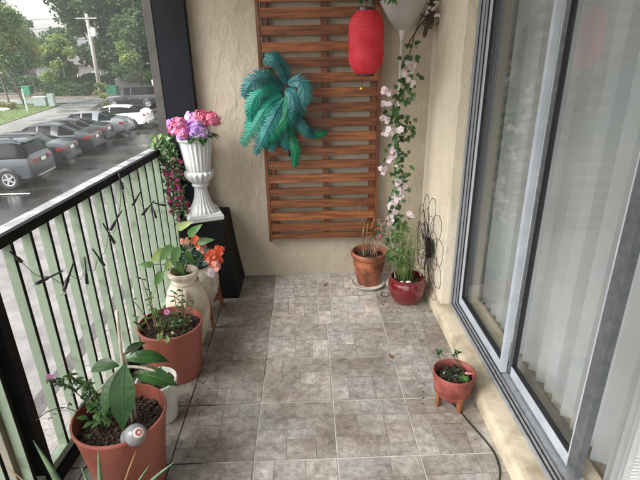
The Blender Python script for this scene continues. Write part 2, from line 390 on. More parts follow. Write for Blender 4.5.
def thing(name, label, cat, loc=(0, 0, 0), rz=0, group=None):
    o = bpy.data.objects.new(name, None); COL.objects.link(o); o.location = loc; o.rotation_euler = (0, 0, rz)
    o.empty_display_size = .1; tag(o, label, cat, group); return o
def tag(o, label=None, cat=None, group=None, kind=None):
    if label: o['label'] = label
    if cat: o['category'] = cat
    if group: o['group'] = group
    if kind: o['kind'] = kind
    return o
def P(t, name, B, mats, smooth=None, world=True):
    """part of thing t; geometry given in world space unless world=False"""
    if world: bmesh.ops.translate(B.b, vec=-t.location, verts=B.b.verts)
    return obj(name, B.b, mats, t, smooth)
def SUB(part, t, name, B, mats, smooth=None, world=True):
    if world: bmesh.ops.translate(B.b, vec=-t.location, verts=B.b.verts)
    return obj(name, B.b, mats, part, smooth)
def bez(pts, n=10):
    """Catmull-Rom through points"""
    pts = [V(p) for p in pts]
    if len(pts) == 2: return [pts[0].lerp(pts[1], i / n) for i in range(n + 1)]
    P_ = [pts[0] * 2 - pts[1]] + pts + [pts[-1] * 2 - pts[-2]]; out = []
    for i in range(1, len(P_) - 2):
        for k in range(n):
            t = k / n; a, b, c, d = P_[i - 1:i + 3]
            out.append(.5 * ((2 * b) + (c - a) * t + (2 * a - 5 * b + 4 * c - d) * t * t + (3 * b - a - 3 * c + d) * t ** 3))
    out.append(pts[-1]); return out

# ------------------------------------------------------------------ camera
cam = bpy.data.cameras.new('camera'); co = bpy.data.objects.new('camera', cam); COL.objects.link(co)
rx = V((0.9994190098485154, -0.028957416188341197, -0.017975283060585316))
ux = V((0.02756755273585234, 0.3766775131337326, 0.9259341667394839))
fx = V((0.020041776108143963, 0.9258917426714, -0.3772569523061824))
m4 = Matrix.Identity(4)
for i, a in enumerate((rx, ux, -fx)):
    for j in range(3): m4[j][i] = a[j]
m4.translation = V((.57808, -3.06228, 1.51403)); co.matrix_world = m4
cam.sensor_width = 36; cam.lens = 473.565 / 640 * 36; cam.clip_end = 600; cam.clip_start = .02
S.camera = co

# ------------------------------------------------------------------ world + light
w = bpy.data.worlds.new('World'); S.world = w; w.use_nodes = True
nt = w.node_tree; bg = nt.nodes['Background']
sky = nt.nodes.new('ShaderNodeTexSky'); sky.sky_type = 'NISHITA'; sky.sun_disc = False
SUN_EL, SUN_AZ = R(42), R(-122)      # azimuth measured from +Y towards +X
sky.sun_elevation = SUN_EL; sky.sun_rotation = SUN_AZ; sky.dust_density = 4; sky.air_density = 1.5; sky.ozone_density = 1.0
hs = nt.nodes.new('ShaderNodeHueSaturation'); hs.inputs['Saturation'].default_value = .16
nt.links.new(sky.outputs[0], hs.inputs['Color']); nt.links.new(hs.outputs[0], bg.inputs['Color']); bg.inputs['Strength'].default_value = .15
sl = bpy.data.lights.new('sun', 'SUN'); sl.energy = 1.0; sl.angle = R(40); sl.color = (1, .97, .93)
so = bpy.data.objects.new('sun', sl); COL.objects.link(so)
sd = V((math.sin(SUN_AZ) * math.cos(SUN_EL), math.cos(SUN_AZ) * math.cos(SUN_EL), math.sin(SUN_EL)))
so.rotation_euler = sd.to_track_quat('Z', 'Y').to_euler(); so.location = (0, 0, 30)
S.view_settings.view_transform = 'Standard'; S.view_settings.look = 'None'; S.view_settings.gamma = 1; S.view_settings.exposure = 1.75
try: S.view_settings.use_curve_mapping = False
except Exception: pass
S.render.engine = 'CYCLES'; S.cycles.max_bounces = 10; S.cycles.transparent_max_bounces = 24; S.cycles.diffuse_bounces = 6

# ------------------------------------------------------------------ balcony shell
T = .33
def xr(y): return -.40 + (y + 1.66) * .0791       # inner face of the railing
YB = -4.7                                         # back end of the balcony
# floor: stone tiles with patchwork, on a grout bed
F = bmesh.new(); lay = F.loops.layers.color.new('patch')
def fq(x0, x1, y0, y1, z, mi, c=(0, 0, 0, 1)):
    f = F.faces.new([F.verts.new(p) for p in ((x0, y0, z), (x1, y0, z), (x1, y1, z), (x0, y1, z))]); f.material_index = mi
    for l in f.loops: l[lay] = c
fq(-.75, 1.34, YB, .03, -.0022, 1)
fq(-.75, 1.34, YB, .03, -.05, 1)
rnd = random.Random(11)
PAT = [  # rectangles of one mosaic tile, in tile fractions
 [(0, .37, 0, .28), (.37, 1, 0, .28), (0, .30, .28, .66), (.30, .66, .28, .66), (.66, 1, .28, .46), (.66, 1, .46, .80), (0, .52, .66, 1), (.52, .66, .66, 1), (.66, 1, .80, 1)],
 [(0, .55, 0, .2), (.55, 1, 0, .36), (0, .55, .2, .5), (.55, .78, .36, .66), (.78, 1, .36, .66), (0, .26, .5, 1), (.26, .55, .5, 1), (.55, 1, .66, .84), (.55, 1, .84, 1)],
 [(0, .24, 0, .5), (.24, .62, 0, .32), (.62, 1, 0, .5), (.24, .62, .32, .5), (0, .44, .5, .7), (.44, 1, .5, .7), (0, .7, .7, 1), (.7, 1, .7, 1)],
 [(0, .5, 0, .5), (.5, 1, 0, .24), (.5, .76, .24, .62), (.76, 1, .24, .62), (0, .5, .5, .75), (0, .28, .75, 1), (.28, .5, .75, 1), (.5, 1, .62, 1)],
]
def tile(x0, x1, y0, y1):
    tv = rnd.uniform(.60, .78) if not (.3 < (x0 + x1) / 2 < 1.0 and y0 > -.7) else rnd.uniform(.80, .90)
    if x0 < -.05: tv *= .4  # columns by the railing darkened in colour for the rail and pot shade
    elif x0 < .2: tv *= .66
    g = .0030; x0 += g; x1 -= g; y0 += g; y1 -= g
    w, h = x1 - x0, y1 - y0
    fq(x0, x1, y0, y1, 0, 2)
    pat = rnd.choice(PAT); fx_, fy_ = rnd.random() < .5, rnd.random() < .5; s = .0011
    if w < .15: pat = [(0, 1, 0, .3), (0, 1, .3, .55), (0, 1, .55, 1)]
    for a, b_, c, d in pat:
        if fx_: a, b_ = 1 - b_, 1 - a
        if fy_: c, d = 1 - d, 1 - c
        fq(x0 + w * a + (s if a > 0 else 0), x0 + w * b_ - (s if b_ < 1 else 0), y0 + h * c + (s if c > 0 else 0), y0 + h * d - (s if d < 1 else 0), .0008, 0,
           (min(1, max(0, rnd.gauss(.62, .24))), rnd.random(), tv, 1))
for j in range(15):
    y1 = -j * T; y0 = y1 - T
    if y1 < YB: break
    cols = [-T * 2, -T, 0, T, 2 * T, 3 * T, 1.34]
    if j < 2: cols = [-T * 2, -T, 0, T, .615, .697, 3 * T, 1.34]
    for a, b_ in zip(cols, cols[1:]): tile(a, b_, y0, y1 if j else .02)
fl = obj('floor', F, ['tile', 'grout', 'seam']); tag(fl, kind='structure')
fl['label'] = 'stone patchwork floor tiles of the balcony'

# slab edge + ceiling
o = obj('ceiling', BM().box(-.9, 4.6, YB - .2, .25, 2.45, 2.65).b, 'ceil'); tag(o, kind='structure')
# walls (things)
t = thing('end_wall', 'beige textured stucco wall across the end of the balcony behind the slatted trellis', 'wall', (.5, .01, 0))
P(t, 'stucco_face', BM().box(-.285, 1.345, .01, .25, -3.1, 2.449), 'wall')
t = thing('house_wall', 'cream stucco wall and sill curb beside the sliding glass door', 'wall', (1.4, -1, 0))
P(t, 'stucco_face', BM().box(1.346, 1.50, -.60, .249, .075, 2.449, bevel=.004), 'wall2')
B = BM()  # curb with rounded nose
prof = [(1.340, -.004), (1.315, 0), (1.316, .045), (1.322, .062), (1.334, .071), (1.40, .075), (1.60, .075)]
ys = [.009 - i * .25 for i in range(20)]; rows = []
for y in ys:
    rows.append([B.b.verts.new((x - max(0, (-.9 - y)) * .012 + random.uniform(-.001, .001), y, z)) for x, z in prof])
for a, b_ in zip(rows, rows[1:]):
    for k in range(len(prof) - 1): B.b.faces.new((a[k], a[k + 1], b_[k + 1], b_[k]))
P(t, 'curb', B, 'curb', 50)
P(t, 'lintel', BM().box(1.346, 1.50, -4.2, -.601, 2.22, 2.449), 'wall2')
P(t, 'stucco_return', BM().box(1.346, 1.50, YB, -3.9, .076, 2.2195), 'wall2')
# door assembly -------------------------------------------------
t = thing('sliding_door', 'grey aluminium sliding glass patio door, partly open, in the cream wall', 'sliding door', (1.45, -1.8, .075))
D0, D1 = -3.88, -.605
B = BM()
for x0, x1, dy in ((1.398, 1.408, .014), (1.4145, 1.4225, .026), (1.429, 1.440, .018), (1.4475, 1.50, .010)):
    B.box(x0, x1, D1 - dy, D1, .09, 2.2, bevel=.001)
B.box(1.408, 1.4475, D1 - .006, D1, .09, 2.2)
P(t, 'jamb', B, 'alu')
P(t, 'jamb_seal', BM().box(1.4085, 1.414, D1 - .010, D1 - .0065, .09, 2.2).box(1.423, 1.4285, D1 - .013, D1 - .0065, .09, 2.2).box(1.4405, 1.447, D1 - .013, D1 - .0065, .09, 2.2).box(1.476, 1.482, D1 - .034, D1 - .0105, .09, 2.2), 'rubber')
B = BM(); B.box(1.396, 1.404, D0, D1, .076, .094).box(1.404, 1.520, D0, D1, .0755, .082)
for x in (1.4185, 1.436, 1.512): B.box(x - .003, x + .003, D0, D1, .0825, .094)
tr = P(t, 'track', B, 'alu', None)
P(t, 'track_shadow_gap', BM().box(1.4045, 1.4145, D0, D1, .0822, .0845).box(1.4225, 1.432, D0, D1, .0822, .0845).box(1.4395, 1.4465, D0, D1, .0822, .0845), 'rubber')
P(t, 'head_track', BM().box(1.398, 1.52, D0, D1, 2.1, 2.21), 'alu')
def panel(y0, y1, x, wn, wf, railmat, nearmat, farmat, gm, zb=.092, bh=.05):
    """one glazed panel: y0 near end, y1 far end"""
    th = .026
    p = P(t, 'door_panel', BM().box(x, x + th, y0 + wn, y1 - wf, zb, zb + bh, bevel=.002).box(x, x + th, y0 + wn, y1 - wf, 2.04, 2.1), railmat)
    SUB(p, t, 'stile', BM().box(x - .001, x + th + .001, y0, y0 + wn, zb, 2.1, bevel=.002), nearmat)
    SUB(p, t, 'stile', BM().box(x - .001, x + th + .001, y1 - wf, y1, zb, 2.1, bevel=.002), farmat)
    SUB(p, t, 'glazing_bead', BM().box(x + .003, x + th - .003, y0 + wn, y1 - wf, zb + bh, zb + bh + .008).box(x + .003, x + th - .003, y1 - wf - .007, y1 - wf, zb + bh, 2.04).box(x + .003, x + th - .003, y0 + wn, y0 + wn + .007, zb + bh, 2.04), 'rubber')
    SUB(p, t, 'glass_pane', BM().box(x + .010, x + .015, y0 + wn + .0075, y1 - wf - .0075, zb + bh + .009, 2.039), gm)
panel(-1.272, D1 - .016, 1.4480, .024, .030, 'whitef', 'whitef', 'whitef', 'glass')
panel(-1.862, -1.275, 1.4815, .058, .022, 'whitef', 'alud', 'alud', 'glass2')
P(t, 'edge_trim', BM().box(1.4790, 1.4804, -1.810, -1.8045, .095, 2.1), 'whitef')
P(t, 'interlock', BM().box(1.4752, 1.4808, -1.292, -1.280, .095, 2.1), 'alud')

# interior room -------------------------------------------------
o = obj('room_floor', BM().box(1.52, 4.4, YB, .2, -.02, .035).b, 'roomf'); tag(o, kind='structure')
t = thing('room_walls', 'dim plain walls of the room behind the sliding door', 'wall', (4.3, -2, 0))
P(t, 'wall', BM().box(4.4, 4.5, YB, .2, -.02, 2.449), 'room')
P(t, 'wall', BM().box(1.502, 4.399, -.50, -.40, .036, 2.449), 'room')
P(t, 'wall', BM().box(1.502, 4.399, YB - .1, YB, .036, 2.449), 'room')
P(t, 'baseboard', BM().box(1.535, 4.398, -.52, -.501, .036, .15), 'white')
# vertical blinds
t = thing('vertical_blinds', 'off-white vertical slat blinds hanging inside the glass door', 'blinds', (1.64, -1.8, .06))
P(t, 'head_rail', BM().box(1.61, 1.66, -3.7, -.55, 2.12, 2.17), 'white')
y = -.60
sl_ys = []
while y > -1.84: sl_ys.append((y, R(random.uniform(34, 54)))); y -= .074 + random.uniform(-.006, .006)
while y > -2.5: sl_ys.append((y, R(random.uniform(64, 84)))); y -= random.uniform(.020, .040)
for y, a in sl_ys:
    B = BM(); n = 5; pr = []
    a += random.uniform(-.03, .03)
    for k in range(n + 1):
        u = (k / n - .5) * .089; c = (1 - (2 * (k / n) - 1) ** 2) * .011
        pr.append((1.635 - math.sin(a) * u + c * math.cos(a), y + math.cos(a) * u + c * math.sin(a)))
    zb = .062
    vb = [B.b.verts.new((px, py, zb)) for px, py in pr]; vt = [B.b.verts.new((px, py, 2.12)) for px, py in pr]
    for k in range(n): B.b.faces.new((vb[k], vb[k + 1], vt[k + 1], vt[k]))
    bmesh.ops.solidify(B.b, geom=B.b.faces[:], thickness=.0012)
    P(t, 'slat', B, 'blind', 40)

# ------------------------------------------------------------------ railing
t = thing('railing', 'pale green picket railing with black top rail along the open side', 'railing', (-.4, -1.6, 0))
def along(B, x0, x1, z0, z1, ya, yb, mi=0, bevel=0):
    """bar running along the railing line; x offsets measured outward-negative from the inner face"""
    b = BM(); b.box(x0, x1, ya, yb, z0, z1, bevel=bevel)
    for v in b.b.verts: v.co.x += xr(v.co.y)
    for f in b.b.faces: f.material_index = mi
    B.merge(b.b); return B
P(t, 'top_rail', along(BM(), -.020, .0, .940, .976, YB, -.06, bevel=.002), 'black')
P(t, 'rail_cap', along(BM(), -.072, -.0205, .950, .977, YB, -.06, bevel=.003), 'cap')
P(t, 'bottom_rail', along(BM(), -.034, -.002, .055, .088, YB, -.06), 'green')
P(t, 'floor_edge_shade', along(BM(), -.034, .012, -.004, .054, YB, -.06), 'black')  # added black strip standing in for the shaded floor edge under the rail
y = -1.606 + .1005 * 15
while y > -2.9:
    if y < -.09 and not (-1.79 < y < -1.70):
        x = xr(y); h = random.uniform(-.001, .001)
        B = BM().box(x - .036, x - .003, y - .006, y + .006, .0885, .9395)
        B.box(x - .003, x - .0004, y - .0065 + h, y + .0065 + h, .0885, .9395, mi=1)
        P(t, 'picket', B, ['green', 'black'])
    y -= .1005
for yy in (-.078, -1.738, -3.4):
    x = xr(yy); P(t, 'post', BM().box(x - .042, x + .004, yy - .023, yy + .023, .0, .939 if yy > -.1 else 2.449), 'black')
t = thing('screen_enclosure', 'taupe framed insect screen outside the green railing', 'screen', (-.47, -1.6, 0))
for yy in (-.0235, -1.80, -3.45):
    x = xr(yy) - (.018 if yy > -1 else .046); P(t, 'screen_post', BM().box(x - (.05 if yy > -1 else .06), x, yy - .03, yy + .03, -.05, 2.449, bevel=.003).box(x + .0005, x + .006, yy - .008, yy + .008, -.05, 2.449), 'taupe' if yy > -1 else 'taupe_lit')
P(t, 'head_beam', along(BM(), -.145, -.095, 2.36, 2.448, YB, -.0), 'taupe')
B = BM(); B.quad((xr(YB) - .12, YB, .978), (xr(0) - .12, -.02, .978), (xr(0) - .12, -.02, 2.36), (xr(YB) - .12, YB, 2.36)); P(t, 'upper_mesh', B, 'upscreen')
B = BM(); B.quad((xr(YB) - .110, YB, -.02), (xr(0) - .110, -.02, -.02), (xr(0) - .110, -.02, .945), (xr(YB) - .110, YB, .945)); P(t, 'lower_mesh', B, 'loscreen')
t = thing('black_post', 'tall glossy black corner post between the screen and the stucco wall', 'post', (-.2, -.02, 0))
P(t, 'post_face', BM().box(-.286, -.104, -.05, .009, 0, 2.449, bevel=.002), 'post')

# string lights
t = thing('string_lights', 'string of black stick solar lights with clear tips wound along the railing', 'string lights', (-.36, -1, .7))
ST = [((-.412, -1.564, .769), (-.400, -1.410, .743)), ((-.402, -1.432, .671), (-.394, -1.325, .746)), ((-.390, -1.278, .619), (-.388, -1.252, .731)),
 ((-.378, -1.124, .631), (-.382, -1.182, .736)), ((-.368, -1.000, .688), (-.373, -1.061, .807)), ((-.369, -1.012, .757), (-.358, -.873, .802)),
 ((-.354, -.824, .897), (-.355, -.835, .974)), ((-.348, -.753, .793), (-.338, -.628, .830)), ((-.341, -.664, .709), (-.328, -.491, .731)),
 ((-.328, -.500, .634), (-.331, -.531, .738)), ((-.315, -.337, .652), (-.328, -.495, .721)), ((-.310, -.272, .732), (-.303, -.175, .780)), ((-.416, -1.607, .873), (-.417, -1.64, .924))]
cordp = []
for k, (a, b_) in enumerate(ST):
    a, b_ = V(a), V(b_); a.x = xr(a.y) + .014; b_.x = xr(b_.y) + .012
    d = (a - b_).normalized()
    Lg = BM().tube([b_, b_.lerp(a, .6), b_.lerp(a, .62), a], [.0034, .0040, .0066, .0072], 6)
    lp = P(t, 'light', Lg, 'blackp')
    SUB(lp, t, 'bulb_tip', BM().ball(a + d * .010, .0095, sub=2), 'bulb')
    cordp.append(a.lerp(b_, .5))
order = sorted(cordp, key=lambda p: p.y)
cp = []
for a, b_ in zip(order, order[1:]):
    cp += [a, a.lerp(b_, .5) + V((.002, 0, -.03))]
cp.append(order[-1])
P(t, 'cord', BM().tube(bez(cp, 5), .0012, 5), 'blackp')

# ------------------------------------------------------------------ trellis
t = thing('slat_trellis', 'reddish brown wooden slat trellis mounted on the beige wall', 'trellis', (.665, -.03, .28))
for x0 in (.297, 1.013): P(t, 'side_board', BM().box(x0, x0 + .020, -.052, -.008, .283, 1.80, bevel=.002), 'woodv')
for x0 in (.325, .672, .975): P(t, 'batten', BM().box(x0, x0 + .036, -.030, .009, .30, 1.79), 'woodv')
zs = [.318, .382, .463, .548, .632, .722, .812, .902, .990, 1.078, 1.168, 1.256, 1.344, 1.432, 1.518, 1.607, 1.700, 1.785]
for i, z in enumerate(zs):
    h = .027 if i else .018
    P(t, 'slat', BM().box(.3175, 1.0125, -.048, -.031, z - h, z + h, bevel=.0015), 'wood')

# ------------------------------------------------------------------ teal palm
t = thing('palm_decoration', 'artificial teal and green palm fronds hung on the left of the trellis', 'wall decoration', (.42, -.06, 1.2))
def pw(px, py, y=-.12): return V((.345 + (px - 265) * .00575 - .0004 * (py - 55) + (0 if y == -.12 else (-.12 - y) * 0), y, 1.477 - (py - 55) * .0058))
teal = [M('teal_frond', (.012, .15, .15), (.06, .33, .31), .45, 9, transl=.25), M('blue_frond', (.012, .12, .13), (.06, .25, .26), .45, 9, transl=.25), M('green_frond', (.008, .16, .075), (.02, .28, .13), .45, 9, transl=.25), M('emerald_frond', (.01, .24, .17), (.03, .38, .27), .45, 9, transl=.25)]
FR = [ # spine pixels-like layout points (x right, y down) with depth, width, colour
 ([(288, 84, -.06), (284, 70, -.13), (276, 60, -.17), (266, 57, -.16)], .085, 1, 1),
 ([(284, 86, -.07), (268, 76, -.14), (252, 80, -.17), (244, 94, -.15)], .090, 1, 0),
 ([(282, 90, -.08), (264, 88, -.16), (253, 100, -.19), (252, 118, -.17)], .085, 3, 0),
 ([(284, 94, -.09), (268, 104, -.17), (256, 122, -.18), (242, 142, -.15)], .095, 3, 2),
 ([(286, 96, -.10), (276, 112, -.19), (266, 132, -.19), (256, 152, -.15)], .090, 0, 0),
 ([(290, 92, -.10), (288, 112, -.18), (276, 128, -.19), (264, 144, -.16)], .080, 2, 2),
 ([(288, 82, -.08), (300, 80, -.16), (306, 92, -.19), (302, 112, -.17)], .090, 1, 1),
 ([(286, 88, -.09), (293, 92, -.18), (296, 106, -.20), (292, 124, -.17)], .070, 1, 1),
 ([(294, 104, -.08), (300, 118, -.13), (309, 130, -.14), (318, 136, -.12)], .065, 1, 1),
 ([(306, 132, -.08), (314, 134, -.11), (322, 135, -.11), (332, 133, -.09)], .045, 2, 2),
 ([(290, 126, -.07), (295, 140, -.12), (299, 154, -.13), (298, 170, -.10)], .060, 2, 2),
 ([(286, 98, -.07), (278, 116, -.15), (274, 132, -.17), (272, 150, -.14)], .085, 0, 2),
 ([(284, 90, -.05), (268, 96, -.11), (254, 110, -.13), (247, 128, -.12)], .085, 0, 0),
 ([(290, 96, -.05), (296, 110, -.10), (292, 128, -.12), (284, 144, -.11)], .080, 2, 2),
 ([(288, 100, -.06), (283, 118, -.12), (284, 134, -.14), (290, 150, -.12)], .070, 0, 0),
]
for pts, W_, ci, _ in FR:
    sp = bez([pw(a, b_, c) for a, b_, c in pts], 8)
    B = BM(); B.tube(sp, [.004 * (1 - .8 * i / len(sp)) + .0008 for i in range(len(sp))], 5)
    n_ = 30; m_ = len(sp) - 1
    for k in range(n_):
        u = (k + .6) / n_ * m_ ; i = min(int(u), m_ - 1); p = sp[i].lerp(sp[i + 1], u - i); tg = (sp[i + 1] - sp[i]).normalized()
        nn = (V((0, -1, .25)) - tg * V((0, -1, .25)).dot(tg)).normalized(); sdv = tg.cross(nn)
        wl = W_ * .72 * (math.sin(math.pi * min(1, .12 + .86 * (k / n_))) ** .6 + .15)
        for s_ in (1, -1):
            B.leaf(p, sdv * s_ + tg * .75 + nn * -.05 + rv(.11), nn, wl * random.uniform(.92, 1.16), .0115, curl=.55, shape=[.6, 1, .9, .5, 0], fold=.2)
    P(t, 'frond', B, teal[ci])
P(t, 'stem', BM().tube(bez([pw(292, 160, -.05), pw(290, 125, -.05), pw(288, 95, -.06), pw(287, 82, -.05)], 6), .006, 6), 'twigd')
P(t, 'frond_rib', BM().tube(bez([pw(291, 120, -.07), pw(304, 128, -.1), pw(316, 135, -.1)], 6), .0035, 5).tube(bez([pw(290, 105, -.06), pw(294, 118, -.08), pw(300, 140, -.1)], 6), .003, 5), 'twigd')

# ------------------------------------------------------------------ lantern
LX, LY = .904, -.33
t = thing('paper_lantern', 'ribbed red paper lantern with black caps hanging in front of the trellis', 'lantern', (LX, LY, 1.34))
prof = []; n = 208; z0, z1 = 1.375, 1.688
for i in range(n + 1):
    u = i / n; z = z0 + (z1 - z0) * u
    e = min(1, u / .26, (1 - u) / .26); r = .047 + .046 * math.sin(math.pi / 2 * e) ** .8
    prof.append((r + .0020 * abs(math.cos(math.pi * u * 26)) - .001, z))
P(t, 'paper_shade', BM().lathe(prof, (LX, LY, 0), 176, flute=44, famp=.0075, cap=False), 'paper')
P(t, 'cap', BM().lathe([(.0, 1.700), (.047, 1.700), (.049, 1.682), (.044, 1.682)], (LX, LY, 0), 32, cap=False), 'blackp', 40)
P(t, 'cap', BM().lathe([(.044, 1.380), (.049, 1.380), (.047, 1.363), (0, 1.363)], (LX, LY, 0), 32, cap=False), 'blackp', 40)
P(t, 'cord', BM().tube([(LX, LY, 1.70), (LX + .004, LY, 1.9), (LX, LY, 2.45)], .0016, 5).tube([(LX - .045, LY, 1.70), (LX, LY, 1.80)], .0012, 5).tube([(LX + .045, LY, 1.70), (LX, LY, 1.80)], .0012, 5), 'blackp')
P(t, 'pendant_cord', BM().tube([(LX - .012, LY, 1.363), (LX - .018, LY, 1.33), (LX - .022, LY, 1.306)], .0012, 5), 'wire')
P(t, 'pendant_bead', BM().ball((LX - .023, LY, 1.298), .0085, sub=2), 'gold')
B = BM()
for k in range(10):
    for s_ in (-1, 1):
        B.ball((LX + s_ * (.089 + random.uniform(-.002, .003)), LY - .012, 1.43 + k * .022), .0028)
P(t, 'side_beads', B, 'lampm')
# leafy sprig above lantern
t = thing('leaf_sprig', 'small green leafy sprig hanging from the hook above the red lantern', 'plant', (.94, LY, 1.74))
for base, m_ in (((.875, LY - .02, 1.80), 'leafg'), ((1.012, LY - .02, 1.80), 'leafg'), ((.945, LY - .02, 1.84), 'leafd')):
    B = BM()
    for k in range(22):
        d = V((random.uniform(-.7, .7), random.uniform(-.6, .4), random.uniform(-1, .1))); B.leaf(V(base) + rv(.03) + V((0, 0, -.03)), d, rv(), random.uniform(.035, .055), .017, .5)
    P(t, 'leaf_cluster', B, m_)
P(t, 'stem', BM().tube(bez([(.86, LY, 1.77), (.945, LY - .01, 1.86), (1.02, LY, 1.76)], 6), .0025, 5).tube([(.945, LY - .01, 1.86), (.945, LY, 2.45)], .002, 5), 'twigd')

# ------------------------------------------------------------------ floor lamp
QX, QY = 1.137, -.135
t = thing('floor_lamp', 'white torchiere floor lamp with upturned bowl shade in the corner', 'floor lamp', (QX, QY, 0))
P(t, 'base', BM().lathe([(0, .0), (.086, .0), (.088, .008), (.08, .016), (.03, .026), (.014, .034), (0, .036)], (QX, QY, 0), 36, cap=False), 'lampm', 50)
P(t, 'pole', BM().tube([(QX, QY, .03), (QX - .004, QY, .8), (QX - .006, QY, 1.57)], .0088, 12), 'lampm')
P(t, 'pole_joint', BM().lathe([(.0105, .78), (.0105, .81)], (QX - .004, QY, 0), 16).lathe([(.008, 1.54), (.014, 1.57), (.018, 1.595), (.03, 1.60)], (QX - .006, QY, 0), 20), 'lampm', 50)
P(t, 'bowl_shade', BM().lathe([(.030, 1.598), (.042, 1.601), (.085, 1.66), (.128, 1.735), (.132, 1.745), (.127, 1.745), (.08, 1.665), (.035, 1.610), (0, 1.608)], (QX - .004, QY, 0), 48, cap=False), 'shade', 40)

# ------------------------------------------------------------------ flower garland
t = thing('flower_garland', 'artificial garland of pale pink blossoms and green leaves twined down the lamp pole', 'flower garland', (1.12, -.17, .4))
gp = [(1.19, -.13, 1.50), (1.165, -.17, 1.42), (1.19, -.18, 1.33), (1.13, -.19, 1.26), (1.09, -.18, 1.18), (1.12, -.19, 1.10), (1.17, -.18, 1.02), (1.10, -.19, .93), (1.13, -.18, .85), (1.16, -.19, .76), (1.12, -.18, .68), (1.15, -.19, .60), (1.12, -.19, .50), (1.15, -.2, .40), (1.11, -.2, .33)]
sp = bez(gp, 7)
P(t, 'vine_stem', BM().tube(sp, .0028, 6).tube(bez([(1.19, -.13, 1.50), (1.22, -.1, 1.60), (1.27, -.08, 1.70)], 6), .0028, 6), 'twigd')
blooms = [(1.167, 1.425), (1.146, 1.371), (1.175, 1.385), (1.185, 1.40), (1.155, 1.33), (1.185, 1.305), (1.039, 1.274), (1.062, 1.262), (1.024, 1.201), (1.05, 1.195), (1.03, 1.119), (1.055, 1.110), (1.065, 1.042), (1.085, 1.03), (1.045, 1.03), (1.125, 1.045), (1.1, .92), (1.084, .885), (1.075, .865), (1.11, .86), (1.042, .812), (1.03, .80), (1.152, .735), (1.13, .725), (1.165, .69), (1.14, .664), (1.119, .615), (1.13, .60), (1.10, .575), (1.15, .63), (1.228, .507), (1.111, .497), (1.1, .475), (1.087, .449), (1.12, .52), (1.22, .52)]
for i, (x, z) in enumerate(blooms):
    B = BM()
    for q in range(3):
        p = V((x + random.uniform(-.014, .014), -.205 + random.uniform(-.02, .02), z + random.uniform(-.014, .014)))
        B.flower(p, V((random.uniform(-.6, .6), -1, random.uniform(-.5, .3))), random.uniform(.014, .022), 5, 0, 1 if q == 1 else None, cup=.35)
    P(t, 'blossom', B, ['blush', 'vinca'])
B1, B2 = BM(), BM()
for i in range(210):
    p = random.choice(sp); q = p + V((random.uniform(-.05, .05), random.uniform(-.03, .03), random.uniform(-.04, .04)))
    if random.random() < .35: q = V((random.uniform(1.10, 1.22), -.18, random.choice((.38, .46, .70, .9, 1.24, 1.06)) + random.uniform(-.07, .07)))
    d = V((random.uniform(-1, 1), random.uniform(-.7, .1), random.uniform(-.9, .5)))
    (B1 if i % 3 else B2).leaf(q, d, V((random.uniform(-.5, .5), -1, .4)), random.uniform(.026, .046), random.uniform(.020, .031), .5, shape=[.45, 1, .9, .5, 0])
P(t, 'leaves', B1, 'leafg'); P(t, 'leaves', B2, 'leafd')

t = thing('bare_branch', 'tangle of dark bare twisted branches fixed in the upper wall corner', 'branch', (1.28, -.1, 1.6))
B = BM()
B.tube(bez([(1.33, -.09, 1.86), (1.305, -.11, 1.74), (1.285, -.12, 1.66), (1.262, -.12, 1.555)], 6), [.013] * 8 + [.015] * 6 + [.012] * 4 + [.006], 7)
B.tube(bez([(1.29, -.10, 1.84), (1.29, -.12, 1.74), (1.30, -.13, 1.67), (1.285, -.12, 1.60)], 6), .010, 7)
B.tube(bez([(1.275, -.12, 1.66), (1.24, -.11, 1.62), (1.20, -.12, 1.565), (1.165, -.13, 1.51)], 6), .0035, 6)
B.tube(bez([(1.315, -.1, 1.74), (1.31, -.12, 1.66), (1.302, -.13, 1.61), (1.29, -.13, 1.60)], 6), .005, 6)
for k in range(16):
    a = V((1.30 + random.uniform(-.03, .02), -.12 + random.uniform(-.02, .02), random.uniform(1.62, 1.80))); b_ = a + V((random.uniform(-.09, .03), random.uniform(-.05, .03), random.uniform(-.07, .08)))
    B.tube(bez([a, a.lerp(b_, .5) + rv(.015), b_], 4), [.0035] * 5 + [.0025] * 3 + [.001], 5)
P(t, 'branches', B, 'twigd', None)
B = BM()
for k in range(8): B.leaf(V((1.30 + random.uniform(-.03, .03), -.14, random.uniform(1.66, 1.78))), rv(), V((0, -1, 0)), .03, .018, .6)
P(t, 'dried_petals', B, 'blush')

# ------------------------------------------------------------------ wire flower on right wall
t = thing('wire_flower', 'large black wire flower wall ornament with a dark woven disc centre', 'wall ornament', (1.33, -.325, .34))
FC = V((1.328, -.352, .338))
B = BM()
for ring, (np_, rr, wd, off) in enumerate(((11, .335, .215, 0), (11, .25, .17, .28), (9, .165, .12, .1))):
    for k in range(np_):
        a = off + 2 * math.pi * k / np_; pts = []
        for i in range(15):
            u = i / 14 * 2 * math.pi; rad = .04 + (rr - .04) * (1 - math.cos(u)) / 2; wv = wd * .5 * math.sin(u) * (.4 + .6 * (1 - math.cos(u)) / 2)
            dy = math.cos(a) * rad - math.sin(a) * wv; dz = math.sin(a) * rad + math.cos(a) * wv
            dy = max(-.30, min(.335, dy))
            pts.append(FC + V((-.008 - .016 * math.sin(math.pi * min(1, rad / .34)) - ring * .005, dy, max(dz, -.325))))
        B.tube(pts, .0016, 5, cap=False)
P(t, 'wire_petals', B, 'wire')
b = BM(); b.lathe([(0, .012), (.02, .011), (.050, .007), (.066, 0), (.066, -.006), (0, -.006)], (0, 0, 0), 28, cap=False)
bmesh.ops.transform(b.b, matrix=Matrix.Translation(FC + V((-.014, 0, 0))) @ Matrix.Rotation(R(-90), 4, 'Y'), verts=b.b.verts)
P(t, 'centre_disc', b, 'wire', 40)
b = BM()
